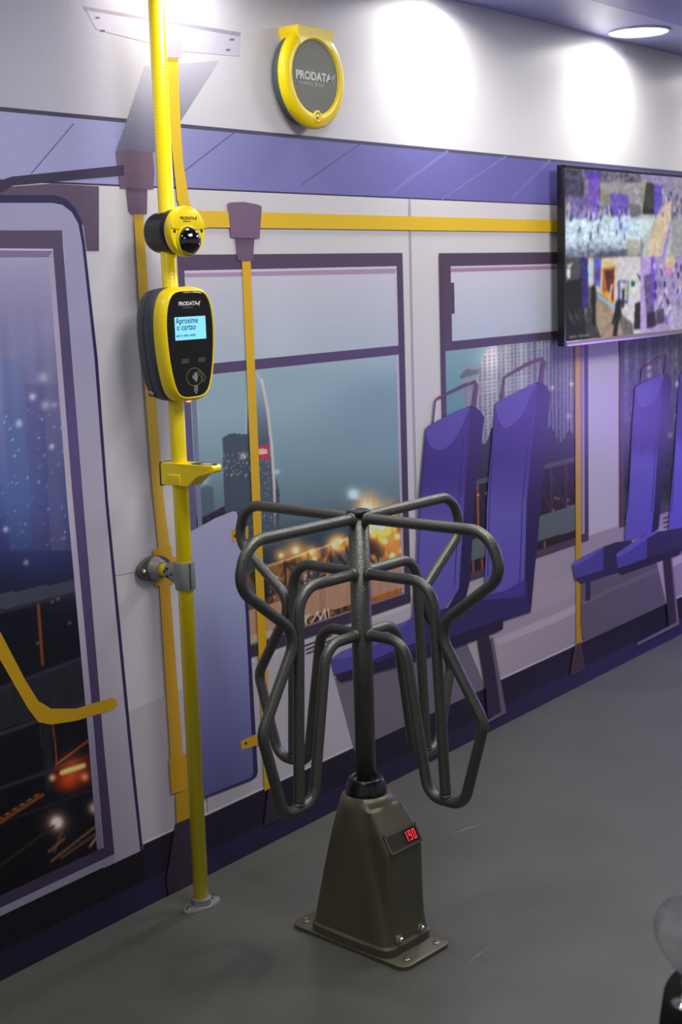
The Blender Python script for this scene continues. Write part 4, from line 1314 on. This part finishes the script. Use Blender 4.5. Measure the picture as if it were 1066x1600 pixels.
# base plate
RP = []
for cx_, cy_, a0 in ((0.064, 0.164, 0), (-0.064, 0.164, 90), (-0.064, -0.159, 180), (0.064, -0.159, 270)):
    RP += [(cx_+0.026*math.cos(math.radians(a0+15*k)), cy_+0.026*math.sin(math.radians(a0+15*k))) for k in range(7)]
bm = bmesh.new(); add(bm, rings([[(x*s_, y*s_, h) for x, y in RP] for s_, h in ((1, 0), (1, 0.0098), (0.988, 0.011))]))
link('base_plate', bm_mesh(bm, 'plate', 40), ts, M_ped)
for x, y in ((-0.052, -0.160), (0.058, -0.160), (-0.058, 0.165), (0.058, 0.165)):
    link('anchor_bolt', bolt, ts, M_chrome, loc=(x, y, 0.011))
# pedestal: tapered body with a nose that carries the display
NA, NH = 180, 64
R = []
Zs = [0.0105, 0.0115, 0.030, 0.036]+list(np.linspace(0.04, 0.355, NH))+[0.363, 0.369, 0.3725, 0.374]
for z in Zs:
    t = np.clip((z-0.036)/(0.352-0.036), 0, 1)
    a_u = 0.0835+(0.066-0.0835)*t; b_v = 0.1245+(0.067-0.1245)*t**1.05
    ex = 9-7*t**0.7
    if z > 0.352:
        s_ = {0.355: .985, 0.363: .955, 0.369: .90, 0.3725: .82}.get(round(z, 4), .78)
        a_u *= s_; b_v *= s_
    fl_ = 0.006 if z < 0.033 else 0.0
    nose = np.interp(z, (0.03, 0.262, 0.306, 0.352, 0.358), (0.1215, 0.1225, 0.099, 0.066, 0.03))
    nw = np.interp(z, (0.03, 0.15, 0.30, 0.352), (0.070, 0.066, 0.063, 0.056))
    rr = []
    for k in range(NA):
        a = 2*PI*k/NA; c, s_ = math.cos(a), math.sin(a)
        rb = (abs(c/a_u)**ex+abs(s_/b_v)**ex)**(-1/ex)
        rn = 0.0
        if s_ < 0:
            rn = (abs(c/nw)**15+abs(s_/nose)**15)**(-1/15)
        K = 0.004
        r = K*math.log(math.exp(rb/K)+(math.exp(rn/K) if s_ < 0 else 1.0)) if s_ < 0 else rb
        r += fl_
        rr.append((r*c, r*s_, z))
    R.append(rr)
V, F = rings(R)
bm = bmesh.new(); add(bm, (V, F))
pd = link('pedestal', bm_mesh(bm, 'pedestal', 28), ts, M_ped)
# display set into the sloping brow of the nose
p0 = Vector((0, -0.1235, 0.262)); p1 = Vector((0, -0.0995, 0.306)); up = (p1-p0).normalized(); ctr = (p0+p1)/2
nrm = Vector((1, 0, 0)).cross(up).normalized()
Md = Matrix(((1, up.x and 0, nrm.x, 0), (0, up.y, nrm.y, 0), (0, up.z, nrm.z, 0), (0, 0, 0, 1)))


def dpt(x, s_, h):
    return tuple(ctr+Vector((x, 0, 0))+up*s_+nrm*h)


def dquad(name, x0, x1, s0, s1, h, m, parent):
    return link(name, mesh_from([dpt(x0, s0, h), dpt(x1, s0, h), dpt(x1, s1, h), dpt(x0, s1, h)], [(0, 1, 2, 3)]), parent, m)


bm = bmesh.new()
for (x0, x1, s0, s1) in ((-0.058, 0.058, -0.0255, -0.021), (-0.058, 0.058, 0.0165, 0.0215), (-0.058, -0.053, -0.0255, 0.0215), (0.053, 0.058, -0.0255, 0.0215)):
    V = [dpt(x, s_, h) for h in (-0.012, 0.0022) for x, s_ in ((x0, s0), (x1, s0), (x1, s1), (x0, s1))]
    add(bm, (V, [(0, 3, 2, 1), (4, 5, 6, 7), (0, 1, 5, 4), (1, 2, 6, 5), (2, 3, 7, 6), (3, 0, 4, 7)]))
link('display_frame', bm_mesh(bm, 'df'), pd, M_ped)
dw = dquad('display_window', -0.054, 0.054, -0.022, 0.018, 0.0016, mat('smoked_window', (54, 46, 36), 0.2), pd)
dquad('display_dark', 0.004, 0.054, -0.017, 0.0185, 0.0019, mat('display_black', (20, 14, 12), 0.2), pd)
M_led = mat('red_led', (120, 10, 16), 0.4, emit=(255, 40, 56), estr=1.6)
SEG = {'1': 'bc', '9': 'abcdfg', '0': 'abcdef'}
for i, ch in enumerate('190'):
    x0 = 0.0055+i*0.0148; wd, ht, th = 0.0098, 0.0240, 0.0028
    bx = {'a': (0, wd, ht-th, ht), 'd': (0, wd, 0, th), 'g': (0, wd, ht/2-th/2, ht/2+th/2), 'b': (wd-th, wd, ht/2, ht), 'c': (wd-th, wd, 0, ht/2), 'e': (0, th, 0, ht/2), 'f': (0, th, ht/2, ht)}
    V = []; F = []
    for s_ in SEG[ch]:
        q = bx[s_]; k = len(V)
        V += [dpt(x0+x, -0.0130+y, 0.0022) for x, y in ((q[0]+.0002, q[2]+.0002), (q[1]-.0002, q[2]+.0002), (q[1]-.0002, q[3]-.0002), (q[0]+.0002, q[3]-.0002))]
        F.append((k, k+1, k+2, k+3))
    link('led_digit', mesh_from(V, F), pd, M_led)
big = bolt_mesh(0.0075, 0.013)
for x in (-0.040, 0.040):
    link('cover_bolt', big, pd, M_chrome, loc=(x, -0.1240, 0.046), rot=(PI/2, 0, 0))
# collar and centre post
link('collar', mesh_from(*lathe([(0.050, 0.370), (0.0515, 0.376), (0.0505, 0.384), (0.0455, 0.400), (0.0415, 0.411), (0.0385, 0.4135), (0.034, 0.411), (0.031, 0.404), (0.026, 0.403)], 56)), ts, mat('black_collar', (22, 20, 20), 0.24, 0.0, 0.6), True)
link('post', mesh_from(*lathe([(0.0245, 0.37), (0.0245, 1.055)], 44)), ts, M_ham, True)
link('post_cap', mesh_from(*lathe([(0.0245, 1.050), (0.0275, 1.053), (0.0282, 1.060), (0.0275, 1.0655), (0.0235, 1.0668), (0.0215, 1.0655), (0.0205, 1.0650)], 44)), ts, mat('black_cap', (26, 26, 28), 0.25), True)
# the four arms
outer = fillet([(0.0, 1.047, 0), (0.372, 1.049, 0.070), (0.404, 0.953, 0.056), (0.2235, 0.8145, 0.056), (0.351, 0.612, 0.050), (0.291, 0.405, 0.046), (0.190, 0.405, 0.046), (0.1285, 0.767, 0.055), (0.0, 0.767, 0)], 12)
inner = fillet([(0.0, 0.915, 0), (0.214, 0.917, 0.062), (0.240, 0.415, 0)], 12)


def dens(P, step=0.012):
    out = []
    for a, b_ in zip(P[:-1], P[1:]):
        m = max(1, int((b_-a).length/step))
        out += [a+(b_-a)*k/m for k in range(m)]
    return out+[P[-1]]


weld = bmesh.new()
for (r, z) in ((0.026, 0.767), (0.026, 0.915), (0.026, 1.047)):
    t = bmesh.new(); bmesh.ops.create_uvsphere(t, u_segments=12, v_segments=8, radius=0.0165)
    for v in t.verts:
        v.co = Vector((v.co.x*0.55+r, v.co.y, v.co.z+z))
    mm = {v: weld.verts.new(v.co) for v in t.verts}
    for f in t.faces:
        weld.faces.new([mm[v] for v in f.verts])
    t.free()
for (r, z, s_) in ((0.240, 0.417, 0.0145), (0.2335, 0.806, 0.008)):
    t = bmesh.new(); bmesh.ops.create_uvsphere(t, u_segments=12, v_segments=8, radius=s_)
    mm = {v: weld.verts.new((v.co.x*1.1+r, v.co.y, v.co.z*0.55+z)) for v in t.verts}
    for f in t.faces:
        weld.faces.new([mm[v] for v in f.verts])
    t.free()
Mo = mesh_from(*tube([(p.x, 0, p.y) for p in dens(outer)], 0.0130, 16), name='arm_outer')
Mi = mesh_from(*tube([(p.x, 0, p.y) for p in dens(inner)], 0.0130, 16), name='arm_inner')
Mw = bm_mesh(weld, 'weld', 60)
for k in range(4):
    ang = math.radians(-93.08+5.0+90*k)
    a = link('arm', Mo, ts, M_ham, True, rot=(0, 0, ang))
    link('inner_tube', Mi, a, M_ham, True)
    link('weld_bead', Mw, a, M_ham, True)['kind'] = 'stuff'

# ------------------------------------------------------------------ goblet and black stand at the right edge
pc = Vector(tuple(at(1047, 1570, 0)))
pc = CAM+(pc-CAM)*((0.70-CAM.z)/(pc.z-CAM.z))       # left rim of the stand's top
rt = Vector((math.sin(YAW), -math.cos(YAW), 0))
RS = 0.17
sc_ = pc+rt*(RS-0.004)
stand = thing('black_stand', (sc_.x, sc_.y, 0), 'black cloth-covered round stand cut off by the lower right corner', 'table')
M_cloth = mat('black_stretch_cloth', (13, 12, 14), 0.9, 0, 0.15, bump=(300, 0.2))
link('cover', mesh_from(*lathe([(RS+0.055, 0.0), (RS+0.045, 0.10), (RS+0.036, 0.30), (RS+0.02, 0.50), (RS+0.004, 0.66), (RS, 0.690), (RS-0.006, 0.698), (RS-0.02, 0.700)], 64)), stand, M_cloth, True)
gc = pc+rt*0.019
gob = thing('goblet', (gc.x, gc.y, 0.700), 'clear glass goblet with violet glints at the right edge, behind the black stand top', 'glass')
M_clear = bpy.data.materials.new('clear_glass'); M_clear.use_nodes = True
b = M_clear.node_tree.nodes['Principled BSDF']
b.inputs['Transmission Weight'].default_value = 0.93; b.inputs['Roughness'].default_value = 0.02; b.inputs['IOR'].default_value = 1.45
b.inputs['Base Color'].default_value = (0.96, 0.97, 0.97, 1)
outp = [(0.004, 0.040), (0.010, 0.043), (0.020, 0.056), (0.030, 0.072), (0.0375, 0.090), (0.0390, 0.104), (0.0360, 0.118), (0.0270, 0.130)]
inp = [(r-0.0014, z) for r, z in outp[::-1]][:-1]+[(0.002, 0.0445)]
link('bowl', (lambda b_: (add(b_, lathe(outp+inp, 48)), bm_mesh(b_, 'bowl', 50))[1])(bmesh.new()), gob, M_clear)
link('stem', solid(lathe([(0.0045, 0.004), (0.0038, 0.02), (0.006, 0.0415)], 24)), gob, M_clear, True)
link('foot', solid(lathe([(0.017, 0.0002), (0.017, 0.0016), (0.009, 0.0045), (0.004, 0.006)], 40)), gob, M_clear, True)
